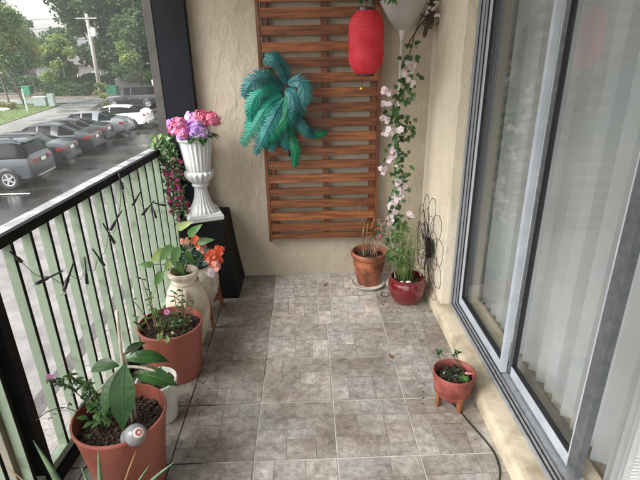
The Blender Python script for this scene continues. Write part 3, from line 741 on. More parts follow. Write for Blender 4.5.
for rr in (.014, .026, .038, .050): b.tube([FC + V((-.024 + rr * .12, rr * math.cos(a * .2618), rr * math.sin(a * .2618))) for a in range(24)], .0018, 5, closed=True)
P(t, 'woven_ring', b, 'twigd')

# ------------------------------------------------------------------ pots
def pot_profile(rb, rt, h, lip=.012, lh=.02, th=.006, soil=.03):
    return [(0, 0), (rb, 0), (rb + .003, .006), (rt - .003, h - lh - .004), (rt - .002, h - lh), (rt + lip * .3, h - lh + .002), (rt + lip * .3, h - .003), (rt + lip * .3 - .002, h), (rt - th, h), (rt - th - .001, h - .01), (rt - th - (rt - rb) * soil / h * 1.4, h - soil - .02)]
def soil(t, c, r, z, chips=60, mat='soil'):
    B = BM(); n = 20; rings = []
    B.b.verts.new
    for i in range(7):
        rr = r * i / 6; ring = []
        for k in range(n):
            a = 2 * math.pi * k / n; ring.append(B.b.verts.new((c[0] + rr * math.cos(a), c[1] + rr * math.sin(a), z + random.uniform(-.004, .005) - .004 * (i == 6))))
        rings.append(ring)
    for A, C_ in zip(rings, rings[1:]):
        for k in range(n):
            try: B.b.faces.new((A[k], A[(k + 1) % n], C_[(k + 1) % n], C_[k]))
            except ValueError: pass
    P(t, 'soil', B, mat, 180)
    B = BM()
    for k in range(chips):
        a = random.random() * 6.28; rr = r * math.sqrt(random.random()) * .96; p = V((c[0] + rr * math.cos(a), c[1] + rr * math.sin(a), z + .005))
        B.ball(p, random.uniform(.003, .008), sub=1, sc=(random.uniform(.6, 1.6), random.uniform(.6, 1.5), .5), jit=.3, mi=random.random() < .25)
    P(t, 'bark_chips', B, ['bark', 'soil'])

# big terracotta pot 1 (foreground)
c1 = (-.12, -1.71)
t = thing('potted_plant', 'large terracotta coloured plastic pot nearest the camera holding a broad leafed cutting', 'potted plant', (*c1, 0))
P(t, 'pot', BM().lathe(pot_profile(.115, .160, .32, lip=.006, lh=.012, soil=.05), (*c1, 0), 64, cap=False), 'terr', 40)
soil(t, c1, .150, .265, 420)
st = bez([(-.085, -1.70, .265), (-.082, -1.70, .45), (-.06, -1.70, .73)], 6)
P(t, 'cane', BM().tube(st, .0055, 8).tube(bez([(-.075, -1.69, .27), (-.068, -1.69, .42), (-.07, -1.69, .56)], 6), .005, 8), 'twigp')
P(t, 'pale_stem', BM().tube(bez([(-.25, -1.66, .335), (-.17, -1.69, .42), (-.085, -1.70, .50), (-.02, -1.70, .505), (.03, -1.70, .487)], 6), [.004] * 8 + [.0055] * 17, 7), 'twigp')
def bigleaf(p, d, n, L, W, curl, m='leafd'):
    B = BM(); B.leaf(p, d, n, L, W, curl, shape=[.08, .45, .78, .97, 1, .93, .75, .48, .2, 0], fold=.16)
    cs = [v.co.copy() for v in B.b.verts if False]
    dd = V(d).normalized(); nn = V(n); nn = (nn - dd * nn.dot(dd)).normalized(); sdv = dd.cross(nn); pos = V(p); pts = []
    for i in range(10):
        pts.append(pos + nn * .0012); q = Matrix.Rotation(-curl / 9, 3, sdv); dd = (q @ dd).normalized(); nn = q @ nn; pos = pos + dd * (L / 9)
    B.tube(pts, [.0018 * (1 - i / 10) + .0003 for i in range(10)], 5, mi=1)
    P(t, 'leaf', B, [m, 'leafl'])
bigleaf((-.062, -1.715, .535), (-.05, -.42, -.75), (.15, -1, .35), .245, .085, .35)
bigleaf((-.085, -1.71, .52), (-.85, -.15, .32), (0, -.5, 1), .125, .05, 1.3)
bigleaf((-.06, -1.71, .545), (1, -.15, .42), (0, -.6, 1), .16, .05, 1.5)
bigleaf((-.045, -1.70, .48), (.9, -.35, .25), (0, -.5, 1), .17, .062, 1.2)
bigleaf((-.10, -1.70, .49), (-.35, -.5, -.7), (-.6, -1, .3), .18, .06, .4)
bigleaf((-.07, -1.69, .55), (.35, .2, .3), (0, -.5, 1), .09, .03, 1)
B = BM(); G = BM()
for base, tip in (((-.2, -1.68, .27), (-.355, -1.66, .44)), ((-.19, -1.68, .27), (-.29, -1.66, .45)), ((-.18, -1.69, .27), (-.235, -1.67, .43)), ((-.17, -1.72, .27), (-.20, -1.73, .37)), ((-.15, -1.73, .27), (-.16, -1.76, .36))):
    pts = bez([base, V(base).lerp(V(tip), .6) + V((0, 0, .03)), tip], 6); B.tube(pts, .0018, 5)
    for k, p in enumerate(pts[3:]):
        for s_ in range(3): G.leaf(p, V((random.uniform(-1, 1), random.uniform(-1, .5), random.uniform(-.4, .6))), (0, -.4, 1), random.uniform(.022, .036), .012, .7)
P(t, 'vinca_stems', B, 'twigd'); P(t, 'vinca_leaves', G, 'leafg')
P(t, 'vinca_flower', BM().flower((-.361, -1.662, .446), (.3, -1, .6), .014, 5, 0, 1), ['vinca', 'blush'])
B = BM()
for k in range(14): B.leaf(V((-.19 + random.uniform(-.03, .04), -1.72 + random.uniform(-.04, .03), .27 + random.uniform(.0, .08))), V((random.uniform(-.8, .8), -.6, random.uniform(-.2, 1))), (0, -.7, 1), .04, .018, .7)
P(t, 'young_leaves', B, 'leafl')
B = BM(); B.tube(bez([(-.26, -1.70, .31), (-.30, -1.72, .36), (-.34, -1.75, .37), (-.37, -1.78, .36)], 5), .0016, 5)
for k in range(9): B.leaf(V((-.27 - .01 * k, -1.70 - .008 * k, .33 + random.uniform(0, .03))), rv(), (0, 0, 1), .018, .006, .3)
P(t, 'dry_sprig', B, 'twigd')

t = thing('plastic_bottle', 'cloudy clear plastic bottle upended in the soil of the nearest pot', 'bottle', (-.042, -1.835, .27))
b = BM(); b.lathe([(0, -.03), (.03, -.025), (.037, 0), (.037, .03), (.034, .036), (.037, .042), (.036, .06), (.026, .078), (.012, .086), (0, .087)], (0, 0, 0), 28, cap=False)
bmesh.ops.transform(b.b, matrix=Matrix.Translation((-.055, -1.795, .285)) @ Matrix.Rotation(R(38), 4, 'Y') @ Matrix.Rotation(R(28), 4, 'X'), verts=b.b.verts)
P(t, 'bottle_body', b, 'bottle', 60)
b = BM(); b.lathe([(0, .0), (.017, .0), (.016, .003), (0, .004)], (0, 0, .0858), 18, cap=False); b.lathe([(.006, .0042), (.011, .0042), (.011, .0052), (.006, .0052)], (0, 0, .0858), 18, mi=1, cap=False)
bmesh.ops.transform(b.b, matrix=Matrix.Translation((-.055, -1.795, .285)) @ Matrix.Rotation(R(38), 4, 'Y') @ Matrix.Rotation(R(28), 4, 'X'), verts=b.b.verts)
P(t, 'bottle_cap', b, ['white', 'blabel'], 60)

# big pot 2
c2 = (-.115, -1.06)
t = thing('potted_plant', 'second terracotta coloured plastic pot, with sparse twigs and one pink flower', 'potted plant', (*c2, 0))
P(t, 'pot', BM().lathe(pot_profile(.118, .153, .29, lip=.006, lh=.012, soil=.035), (*c2, 0), 64, cap=False), 'terr', 40)
soil(t, c2, .144, .255, 380)
B, G = BM(), BM()
twl = [((-.17, -1.08, .25), (-.187, -1.06, .457)), ((-.18, -1.08, .25), (-.219, -1.05, .52)), ((-.21, -1.08, .25), (-.273, -1.06, .417)), ((-.05, -1.05, .25), (-.035, -1.05, .47)), ((-.05, -1.06, .25), (-.08, -1.05, .45)), ((-.12, -1.05, .25), (-.114, -1.06, .35)), ((-.03, -1.04, .25), (.005, -1.03, .38)), ((-.14, -1.1, .25), (-.15, -1.12, .40)), ((-.22, -1.1, .25), (-.25, -1.12, .36))]
for a, b_ in twl:
    pts = bez([a, V(a).lerp(V(b_), .5) + rv(.012), b_], 5); B.tube(pts, [.004 - .0025 * i / len(pts) for i in range(len(pts))], 5)
    for p in pts[3:]:
        if random.random() < .75:
            for s_ in range(2): G.leaf(p, V((random.uniform(-1, 1), random.uniform(-1, .6), random.uniform(-.2, .8))), (0, -.4, 1), random.uniform(.02, .034), .011, .6)
B.tube(bez([(-.045, -1.055, .25), (-.04, -1.055, .36), (-.07, -1.055, .42), (-.12, -1.05, .43)], 5), .003, 5)
P(t, 'twigs', B, 'twig'); P(t, 'leaves', G, 'leafg')
B = BM()
for k in range(42): B.leaf(V((-.10 + random.uniform(-.06, .06), -1.09 + random.uniform(-.05, .05), .262 + random.uniform(0, .06))), V((random.uniform(-.9, .9), random.uniform(-.8, .4), random.uniform(0, .9))), (0, -.4, 1), random.uniform(.018, .032), .013, .6)
P(t, 'low_foliage', B, 'leafg')
B = BM()
for k in range(16): B.leaf(V((-.105 + random.uniform(-.05, .045), -1.195 + random.uniform(-.025, .03), .285 + random.uniform(-.03, .02))), V((random.uniform(-.9, .9), -.7, random.uniform(-.9, .3))), (0, -.8, .6), random.uniform(.018, .03), .012, .6)
P(t, 'trailing_leaves', B, 'leafy')
P(t, 'vinca_flower', BM().flower((-.118, -1.075, .355), (.2, -1, .7), .017, 5, 0, 1), ['vinca', 'lilac'])
B = BM()
for k in range(7):
    a = 40 + k * 14; B.leaf(V((c2[0] + .10 * math.cos(R(a)), c2[1] + .10 * math.sin(R(a)), .262)), rv(), (0, 0, 1), .03, .02, .4)
P(t, 'dead_leaves', B, 'clay')

# white pot
c3 = (-.105, -1.375)
t = thing('potted_plant', 'small round white plastic pot squeezed between the two terracotta coloured pots', 'potted plant', (*c3, 0))
P(t, 'pot', BM().lathe(pot_profile(.066, .086, .20, lip=.006, lh=.015, soil=.03), (*c3, 0), 48, cap=False), 'whitep', 40)
soil(t, c3, .078, .172, 120)
B = BM()
for k in range(9): B.leaf(V((c3[0] + random.uniform(-.04, .04), c3[1] + random.uniform(-.04, .04), .175)), V((random.uniform(-.7, .7), random.uniform(-.5, .5), 1)), (0, -1, .5), random.uniform(.04, .08), .016, .7)
P(t, 'leaves', B, 'leafg')
# strip of green fabric / bag behind pot 1
# aloe
c4 = (-.10, -2.02)
t = thing('aloe_plant', 'spiky aloe in a low black pot at the bottom left corner', 'potted plant', (*c4, 0))
P(t, 'pot', BM().lathe(pot_profile(.07, .105, .15, soil=.02), (*c4, 0), 40, cap=False), 'blackp', 40)
soil(t, c4, .095, .13, 60)
for (tx, ty, tz), (bx, by), m_, w_ in (((-.246, -1.98, .469), (-.15, -2.02), 'aloe', .040), ((-.067, -1.98, .425), (-.08, -2.03), 'aloe', .028), ((-.13, -1.98, .365), (-.10, -2.0), 'aloe', .026), ((.042, -1.98, .412), (-.05, -2.02), 'aloer', .012),
        ((.075, -1.98, .357), (-.04, -2.03), 'aloe', .014), ((.151, -1.98, .366), (-.03, -2.01), 'aloe', .020), ((-.346, -1.98, .366), (-.16, -2.05), 'aloer', .018), ((-.20, -2.08, .36), (-.12, -2.06), 'aloe', .03), ((.02, -2.1, .33), (-.06, -2.06), 'aloe', .026)):
    B = BM(); b0 = V((bx, by, .13)); tp = V((tx, ty, tz)); ax = tp - b0; pts = bez([b0, b0.lerp(tp, .5) + V((0, 0, .02 + .1 * abs(ax.x))), tp], 7)
    n_ = len(pts); nrm = V((0, -1, .3))
    vs = []
    for i, p in enumerate(pts):
        u = i / (n_ - 1); tg = (pts[min(i + 1, n_ - 1)] - pts[max(0, i - 1)]).normalized(); sdv = tg.cross(nrm).normalized(); wv = w_ * .5 * (1 - u) ** .75 + .0006; nn = sdv.cross(tg)
        vs.append([B.b.verts.new(p + sdv * wv), B.b.verts.new(p - nn * wv * .35), B.b.verts.new(p - sdv * wv), B.b.verts.new(p + nn * wv * .25)])
    for A, C_ in zip(vs, vs[1:]):
        for k in range(4): B.b.faces.new((A[k], A[(k + 1) % 4], C_[(k + 1) % 4], C_[k])).smooth = True
    P(t, 'leaf', B, m_)

# cream vase 1
c5 = (-.095, -.80)
t = thing('potted_plant', 'aged cream ceramic jar with rope detail holding light green arrowhead leaves', 'potted plant', (*c5, 0))
P(t, 'jar', BM().lathe([(0, 0), (.062, 0), (.066, .01), (.095, .09), (.112, .17), (.116, .225), (.110, .28), (.092, .335), (.072, .375), (.066, .392), (.068, .405), (.078, .418), (.081, .43), (.076, .44), (.066, .442), (.061, .43), (.058, .40), (.06, .37)], (*c5, 0), 56, cap=False), 'cream', 50)
B = BM()
for k in range(5):
    x = c5[0] + .004 + k * .006; B.tube(bez([(x, c5[1] - .088, .372), (x + random.uniform(-.003, .003), c5[1] - .108, .33), (x + random.uniform(-.006, .006), c5[1] - .122, .28 - .01 * (k % 3))], 4), .0032, 6)
B.tube([(c5[0] + .0 + .072 * math.cos(a * .2618), c5[1] + .072 * math.sin(a * .2618), .385) for a in range(24)], .0035, 6, closed=True)
P(t, 'rope', B, 'twigp')
soil(t, c5, .058, .405, 30)
def arrow(B, p, d, n, L, W): B.leaf(p, d, n, L, W, .7, shape=[.55, 1, .92, .7, .38, 0], fold=.12)
G, B, Y_ = BM(), BM(), BM()
for i, (tx, tz, L_, dx, dz, yy) in enumerate(((-.09, .679, .12, .5, .35, 0), (-.113, .60, .15, -1, -.75, -.05), (-.192, .45, .13, -.6, -.8, -.03), (-.035, .645, .12, .65, .7, -.02), (-.17, .56, .15, -1, -.6, 0), (-.08, .60, .14, -.5, -.9, -.07), (-.245, .48, .10, -.9, .15, 0), (-.05, .57, .11, .3, -.9, -.04), (-.13, .53, .11, -.8, -1, -.05), (.0, .60, .11, 1, .3, .0), (-.10, .52, .10, .4, -1, -.06))):
    p = V((tx, -.80 + yy, tz)); pts = bez([(c5[0] + random.uniform(-.02, .02), c5[1], .40), V((c5[0], c5[1], .40)).lerp(p, .55) + V((.0, 0, .03)), p], 5); B.tube(pts, .0028, 5)
    arrow(G if i % 4 else Y_, p, (dx, -.35, dz), (0, -1, .5), L_ * .82, L_ * .36)
P(t, 'leaf_stalks', B, 'leafl'); P(t, 'leaves', G, 'leafl'); P(t, 'pale_leaves', Y_, 'leafy')

# stone pot on wooden stand
c6 = (-.105, -.52)
t = thing('plant_stand', 'low brown wooden plant stand with four splayed uprights under the pale round pot', 'plant stand', (*c6, 0))
for dx, dy in ((.098, -.148), (.10, .14), (-.13, -.12), (-.13, .12)):
    b = BM(); b.box(-.010, .010, -.008, .008, 0, .185, bevel=.002); bmesh.ops.transform(b.b, matrix=Matrix.Translation((c6[0] + dx, c6[1] + dy, 0)) @ Matrix.Rotation(math.atan2(dy, dx), 4, 'Z') @ Matrix.Rotation(R(-6), 4, 'Y'), verts=b.b.verts)
    P(t, 'leg', b, 'leg')
for a in (0, 1):
    b = BM(); b.box(-.155, .155, -.009, .009, .050 + a * .001, .068 + a * .001); bmesh.ops.transform(b.b, matrix=Matrix.Translation((c6[0] - .01, c6[1], 0)) @ Matrix.Rotation(R(-52 if a else 48), 4, 'Z'), verts=b.b.verts)
    P(t, 'cross_bar', b, 'leg')
t = thing('round_pot', 'pale rounded stone pot on the wooden stand beside the black pedestal', 'pot', (*c6, .07))
P(t, 'pot_body', BM().lathe([(0, .071), (.058, .071), (.075, .085), (.110, .15), (.128, .215), (.130, .25), (.122, .30), (.104, .335), (.092, .345), (.084, .342), (.082, .32)], (*c6, 0), 56, cap=False, wob=.004), 'stonep', 50)
soil(t, c6, .082, .325, 20)
t = thing('orange_flowers', 'artificial orange and coral flower spray with dusty blue-green leaves', 'flowers', (*c6, .33))
B, G = BM(), BM()
for (x, z, k_) in ((-.128, .51, 'c'), (-.115, .49, 'c'), (-.071, .53, 'o'), (-.055, .515, 'o'), (-.036, .47, 'c'), (-.025, .45, 'c'), (.03, .373, 'c'), (.045, .39, 'o'), (.0, .40, 'o'), (.019, .438, 'o'), (.03, .45, 'o'), (-.01, .425, 'o'), (.045, .42, 'o'), (.012, .375, 'o'), (-.04, .49, 'c'), (.055, .455, 'o'), (.02, .34, 'b'), (.0, .325, 'b'), (-.15, .36, 'b')):
    p = V((x, -.58 + random.uniform(-.03, .03), z)); B.tube(bez([(c6[0] + .01, c6[1], .33), V((c6[0], c6[1], .33)).lerp(p, .6) + V((-.01, 0, .05)), p], 5), .0018, 5)
    tgt = BM()
    for q in range(7): tgt.flower(p + rv(.018), V((random.uniform(-.6, .6), -1, random.uniform(-.4, .6))), .019, 6, 0, cup=.5, W=.55)
    P(t, 'flower_cluster', tgt, {'o': 'orange', 'c': 'coral', 'b': 'blush'}[k_])
for k in range(90):
    p = V((random.uniform(-.15, -.02), -.56 + random.uniform(-.05, .04), random.uniform(.35, .49))); G.leaf(p, V((random.uniform(-.8, .8), random.uniform(-.6, .2), random.uniform(-.3, 1))), (0, -1, .3), random.uniform(.03, .045), .02, .4, mi=k % 2)
P(t, 'stems', B, 'leafd'); P(t, 'foliage', G, ['leafb', 'leafd'])

# pedestal + urn
UX, UY = -.093, -.20
t = thing('black_pedestal', 'flared square black pedestal standing in the corner under the white urn', 'pedestal', (-.095, -.155, 0))
B = BM(); lv = [(0, .195, .165), (.012, .195, .165), (.25, .160, .155), (.515, .135, .145), (.53, .135, .145)]
rings = [[B.b.verts.new((-.095 + sx * a, -.155 + sy * b_, z)) for sx, sy in ((-1, -1), (1, -1), (1, 1), (-1, 1))] for z, a, b_ in lv]
for A, C_ in zip(rings, rings[1:]):
    for k in range(4): B.b.faces.new((A[k], A[(k + 1) % 4], C_[(k + 1) % 4], C_[k]))
B.b.faces.new(rings[0][::-1]); B.b.faces.new(rings[-1])
bmesh.ops.bevel(B.b, geom=B.b.edges[:], offset=.003, segments=2, affect='EDGES')
P(t, 'pedestal_body', B, 'black')
t = thing('urn', 'white fluted plastic urn on the black pedestal', 'urn', (UX, UY, .53), R(20))
P(t, 'plinth', BM().box(-.108, .108, -.108, .108, .0005, .030, bevel=.004).box(-.098, .098, -.098, .098, .030, .040, bevel=.003), 'urn', world=False)
P(t, 'fluted_stem', BM().lathe([(.088, .040), (.090, .046), (.078, .060), (.058, .095), (.045, .135), (.038, .175), (.036, .20)], (0, 0, 0), 96, flute=20, famp=.045, cap=False), 'urn', world=False)
P(t, 'stem_collar', BM().lathe([(.036, .198), (.050, .205), (.052, .215), (.046, .224), (.04, .226)], (0, 0, 0), 48, cap=False), 'urn', world=False)
P(t, 'lower_bowl', BM().lathe([(.038, .222), (.055, .232), (.075, .252), (.086, .275), (.088, .290), (.080, .298), (.07, .30)], (0, 0, 0), 96, flute=16, famp=.05, cap=False), 'urn', world=False)
P(t, 'fluted_bowl', BM().lathe([(.068, .296), (.072, .30), (.078, .35), (.086, .41), (.094, .468), (.098, .482)], (0, 0, 0), 110, flute=22, famp=.035, cap=False), 'urn', world=False)
P(t, 'rim', BM().lathe([(.095, .480), (.108, .486), (.112, .494), (.110, .503), (.100, .505), (.094, .495), (.088, .44), (0, .44)], (0, 0, 0), 56, cap=False), 'urn', 50, world=False)

t = thing('hydrangea_bouquet', 'artificial pink and lilac hydrangea heads filling the white urn', 'flowers', (UX, UY, 1.0))
for (x, y, z, r, m_) in ((-.165, -.24, 1.088, .060, 'pink'), (-.065, -.26, 1.085, .055, 'lilac'), (-.045, -.20, 1.13, .052, 'pink'), (.018, -.19, 1.125, .045, 'pink'), (-.03, -.27, 1.06, .035, 'lilac'), (-.205, -.22, 1.105, .034, 'lilac'), (-.10, -.17, 1.125, .045, 'lilac'), (-.135, -.28, 1.06, .038, 'pink')):
    B = BM(); nfl = int(72 * (r / .05) ** 2)
    for k in range(nfl):
        ph = math.acos(1 - 1.55 * (k + .5) / nfl); th = k * 2.39996; n_ = V((math.sin(ph) * math.cos(th), math.sin(ph) * math.sin(th), math.cos(ph))); n_ = (n_ + V((0, -.35, .0))).normalized()
        B.flower(V((x, y, z)) + n_ * r * random.uniform(.70, 1.14), n_ + rv(.6), random.uniform(.012, .019), 4, int(random.random() < .22), cup=.25, W=1.1)
    o = P(t, 'flower_head', B, [m_, 'lilac' if m_ == 'pink' and x < -.1 else 'blush' if m_ == 'lilac' else 'pink'])
B, G = BM(), BM()
for k in range(26):
    a = random.random() * 6.28; p = V((UX + .09 * math.cos(a), UY + .09 * math.sin(a), 1.04)); B.leaf(p, V((math.cos(a), math.sin(a) - .2, random.uniform(-.4, .4))), (0, 0, 1), random.uniform(.05, .08), .035, .7)
P(t, 'leaves', B, 'leafd')
t = thing('trailing_vine', 'trailing vine with variegated leaves and magenta blossoms falling down the left of the urn', 'vine', (-.25, -.24, .8))
B, G, G2, F_ = BM(), BM(), BM(), BM()
for s_ in range(5):
    p0 = V((-.18, -.24, 1.04)); pts = bez([p0, (-.27 + .01 * s_, -.26, 1.02), (-.285 + .022 * s_, -.27, .88), (-.275 + .020 * s_, -.26, .72), (-.27 + .022 * s_, -.25, .56 + random.uniform(-.04, .03))], 8); B.tube(pts, .0018, 5)
    for p in pts[5:]:
        if p.z < .90:
            for q in range(random.choice((0, 1, 1, 2))): F_.flower(p + rv(.018), V((random.uniform(-.8, .8), -1, random.uniform(-.3, .5))), random.uniform(.011, .016), 5, cup=.4)
        for q in range(4): G.leaf(p + rv(.018), rv() + V((0, -.5, -.2)), (0, -1, .3), .024, .012, .5)
for k in range(34): G2.leaf(V((random.uniform(-.325, -.22), -.26 + random.uniform(-.03, .03), random.uniform(.90, 1.04))), V((random.uniform(-1, .6), random.uniform(-.6, 0), random.uniform(-.8, .7))), (0, -1, .5), random.uniform(.035, .055), .026, .6, mi=k % 3)
P(t, 'vine_stems', B, 'leafd'); P(t, 'small_leaves', G, 'leafg'); P(t, 'variegated_leaves', G2, ['leafy', 'leafl', 'leafg']); P(t, 'magenta_blossoms', F_, 'mag')

# terracotta pot w/ saucer
c7 = (.968, -.165)
t = thing('saucer', 'round chalky saucer under the brown clay pot', 'saucer', (.962, -.185, 0))
P(t, 'dish', BM().lathe([(0, .002), (.085, .002), (.104, .012), (.112, .026), (.109, .027), (.098, .014), (0, .008)], (.962, -.185, 0), 48, cap=False), 'saucer', 60)
t = thing('potted_plant', 'weathered brown clay pot with dry bare twigs standing in the saucer', 'potted plant', (*c7, .009))
P(t, 'pot', BM().lathe([(0, .009), (.070, .009), (.076, .02), (.098, .11), (.106, .17), (.104, .198), (.107, .204), (.117, .210), (.121, .222), (.120, .238), (.115, .245), (.107, .245), (.102, .236), (.096, .20)], (*c7, 0), 56, cap=False), 'clay', 50)
soil(t, c7, .098, .215, 60)
B, G, G2 = BM(), BM(), BM()
tw = [((.93, -.17, .21), (.925, -.17, .36), (.932, -.16, .44), (.903, -.16, .50), (.905, -.16, .585)), ((.945, -.17, .21), (.95, -.17, .33), (.953, -.16, .44)), ((.96, -.16, .21), (.975, -.16, .36), (1.0, -.16, .49)), ((.98, -.16, .21), (.985, -.17, .30), (1.0, -.18, .36)), ((1.0, -.18, .21), (1.02, -.19, .30), (1.06, -.2, .36)), ((.935, -.18, .21), (.925, -.18, .29), (.922, -.18, .36)), ((.99, -.17, .21), (1.03, -.17, .34), (1.05, -.16, .42)), ((1.02, -.2, .21), (1.0, -.24, .30), (.985, -.28, .33))]
for i, q in enumerate(tw):
    pts = bez(q, 5); B.tube(pts, [.0045 - .003 * k / len(pts) for k in range(len(pts))], 6)
    for k in range(2):
        a = pts[random.randrange(len(pts) // 2, len(pts))]; B.tube([a, a + V((random.uniform(-.05, .05), -.01, random.uniform(.01, .05)))], [.0018, .0007], 5)
for k in range(70):
    p = V((random.uniform(1.0, 1.09), -.17 + random.uniform(-.04, .04), random.uniform(.34, .46))); (G if k % 3 else G2).leaf(p, rv() + V((0, 0, .3)), (0, -1, .5), random.uniform(.014, .024), .010, .5)
P(t, 'twigs', B, 'twig'); P(t, 'leaves', G, 'leafg'); P(t, 'reddish_leaves', G2, 'pink')

# red glazed pot with grassy plant
c8 = (1.178, -.415)
t = thing('potted_plant', 'glossy dark red round pot with tall grassy stems beside the wire flower', 'potted plant', (*c8, 0))
P(t, 'pot', BM().lathe([(0, 0), (.070, 0), (.076, .005), (.103, .05), (.117, .095), (.116, .125), (.108, .150), (.101, .160), (.103, .168), (.102, .175), (.096, .176), (.092, .165), (.09, .15)], (*c8, 0), 60, cap=False), 'redg', 50)
soil(t, c8, .092, .152, 60)
B = BM(); G = B
for k in range(84):
    a = random.random() * 6.28; rr = .06 * math.sqrt(random.random()); p0 = V((c8[0] - .02 + rr * math.cos(a), c8[1] + rr * math.sin(a), .152)); H_ = random.uniform(.16, .40)
    tip = p0 + V((random.uniform(-.10, .06), random.uniform(-.08, .08), H_)); tip.x = min(tip.x, 1.30)
    pts = bez([p0, p0.lerp(tip, .5) + V((0, 0, .03)) + rv(.012), tip], 5)
    B.tube(pts, [.0016] * 6 + [.0013, .001, .0009, .0007, .0005], 4, mi=k % 2)
    if k % 2:
        for q in range(2): G.leaf(random.choice(pts[3:]), V((random.uniform(-1, .8), random.uniform(-1, .5), random.uniform(.0, 1))), (0, -.6, 1), random.uniform(.04, .08), .006, .8)
P(t, 'grass_stems', B, ['grassb', 'leafl'])
B = BM()
for (x, z) in ((1.065, .321), (1.06, .34), (1.09, .36), (1.12, .33), (1.075, .31), (1.10, .30), (1.13, .30)):
    for q in range(5): B.leaf((x + random.uniform(-.02, .02), -.45 + random.uniform(-.03, .02), z + random.uniform(-.02, .02)), V((random.uniform(-1, 1), -.6, random.uniform(-.5, .6))), (0, -1, .6), .032, .018, .5)
P(t, 'leaves', B, 'leafg')
B = BM(); B.ball((1.175, -.475, .165), .016, sc=(1.3, .8, .6), jit=.1).ball((1.135, -.47, .163), .012, sc=(1.2, .8, .6), jit=.1)
P(t, 'pebbles', B, 'saucer')
P(t, 'plastic_liner', BM().tube(bez([(1.10, -.43, .17), (1.11, -.37, .20), (1.17, -.335, .215), (1.24, -.36, .205), (1.265, -.42, .175)], 5), .0045, 6), 'bottle')
t = thing('wire_loop', 'small loop of black wire on the tiles between the clay pot and the red pot', 'wire', (1.07, -.28, 0))
P(t, 'loop', BM().tube([(1.055 + .026 * math.cos(a * .35), -.335 + .03 * math.sin(a * .35), .004 + .001 * (a % 2)) for a in range(18)], .002, 5, closed=True), 'blackp')

# small red pot with wooden feet
c9 = (1.203, -1.345)
t = thing('potted_plant', 'small faded red pot on stubby wooden feet beside the door curb, with wilted succulents', 'potted plant', (*c9, 0))
P(t, 'pot', BM().lathe([(0, .042), (.066, .042), (.074, .050), (.086, .10), (.092, .158), (.093, .165), (.088, .168), (.084, .162), (.078, .12)], (*c9, 0), 48, cap=False), 'redp', 50)
B = BM()
for zz, rr in ((.070, .0805), (.062, .0785)): B.tube([(c9[0] + rr * math.cos(a * .19635), c9[1] + rr * math.sin(a * .19635), zz) for a in range(32)], .0022, 5, closed=True)
for k in range(5): B.tube([(c9[0] - .01 + .0 * k + .0095 * math.cos(a * .785) + 0, c9[1] - .0875 + .001, .098 + .0095 * math.sin(a * .785)) for a in range(8)], .0012, 4, closed=True) if k == 0 else None
P(t, 'moulded_band', B, 'redp')
for dx, dy in ((-.060, -.025), (.012, -.062), (.062, .02), (-.02, .06)):
    a = math.atan2(dy, dx); b = BM(); b.box(-.016, .012, -.011, .011, 0, .072, bevel=.003)
    for v in b.b.verts:
        if v.co.z < .02: v.co.x = v.co.x * .6 + .004; v.co.y *= .75
    bmesh.ops.transform(b.b, matrix=Matrix.Translation((c9[0] + dx * 1.12, c9[1] + dy * 1.12, 0)) @ Matrix.Rotation(a, 4, 'Z'), verts=b.b.verts)
    P(t, 'foot', b, 'leg')
soil(t, c9, .079, .135, 90)
B, G = BM(), BM()
for k in range(36): B.leaf(V((c9[0] + random.uniform(-.05, .05), c9[1] + random.uniform(-.03, .05), .14)), V((random.uniform(-.8, .8), random.uniform(-.5, .5), random.uniform(.1, 1))), (0, -.5, 1), random.uniform(.02, .04), .014, .5, mi=k % 2)
for p in ((1.150, -1.255, .205), (1.16, -1.25, .195), (1.226, -1.27, .20), (1.235, -1.27, .205)):
    B.tube(bez([(p[0] + .02, p[1] - .03, .14), V(p) + V((.0, 0, -.02)), p], 4), .0018, 5)
    for q in range(6): B.leaf(V(p) + rv(.004), rv() + V((0, 0, .4)), (0, 0, 1), .02, .013, .3, mi=0)
for k in range(9): G.leaf(V((c9[0] + .035, c9[1] - .035, .14)), V((math.cos(k * .7), math.sin(k * .7), .9)), (0, 0, 1), random.uniform(.025, .042), .014, .7)
G.leaf((c9[0] + .03, c9[1] + .005, .145), (.9, -.2, .25), (0, 0, 1), .06, .02, .3, mi=1)
P(t, 'wilted_leaves', B, ['leafd', 'soil']); P(t, 'fresh_leaves', G, ['leafl', 'coral'])
o = obj('grey_rock', BM().ball((1.283, -1.262, .024), .03, sub=2, sc=(.9, 1.2, .9), jit=.08).b, 'stoneg'); tag(o, 'lumpy grey rock wedged between the small red pot and the curb', 'rock')
o = obj('black_cable', BM().tube(bez([(1.20, -1.36, .004), (1.222, -1.424, .004), (1.243, -1.497, .004), (1.268, -1.572, .004), (1.286, -1.652, .004), (1.280, -1.729, .004), (1.255, -1.79, .004), (1.21, -1.90, .004), (1.18, -2.1, .004)], 6), .0034, 6).b, 'blackp'); tag(o, 'thin black cable curving over the tiles from the small red pot', 'cable')
# soil crumbs
B = BM()
for k in range(150):
    cx, cy, rr = random.choice(((-.12, -1.71, .17), (-.115, -1.06, .16), (-.10, -1.37, .12), (1.2, -1.34, .10), (.96, -.18, .13), (1.17, -.41, .13)))
    a = random.random() * 6.28; q = rr + abs(random.gauss(0, .07)); x = cx + q * math.cos(a); y = cy + q * math.sin(a)
    if x < xr(y) + .03 or x > 1.305 or y > 0: continue
    B.ball((x, y, .003), random.uniform(.0012, .0042), sub=1, jit=.3)
o = obj('soil_crumbs', B.b, 'bark'); tag(o, 'spilled crumbs of dark soil on the tiles around the pots', 'soil', kind='stuff')
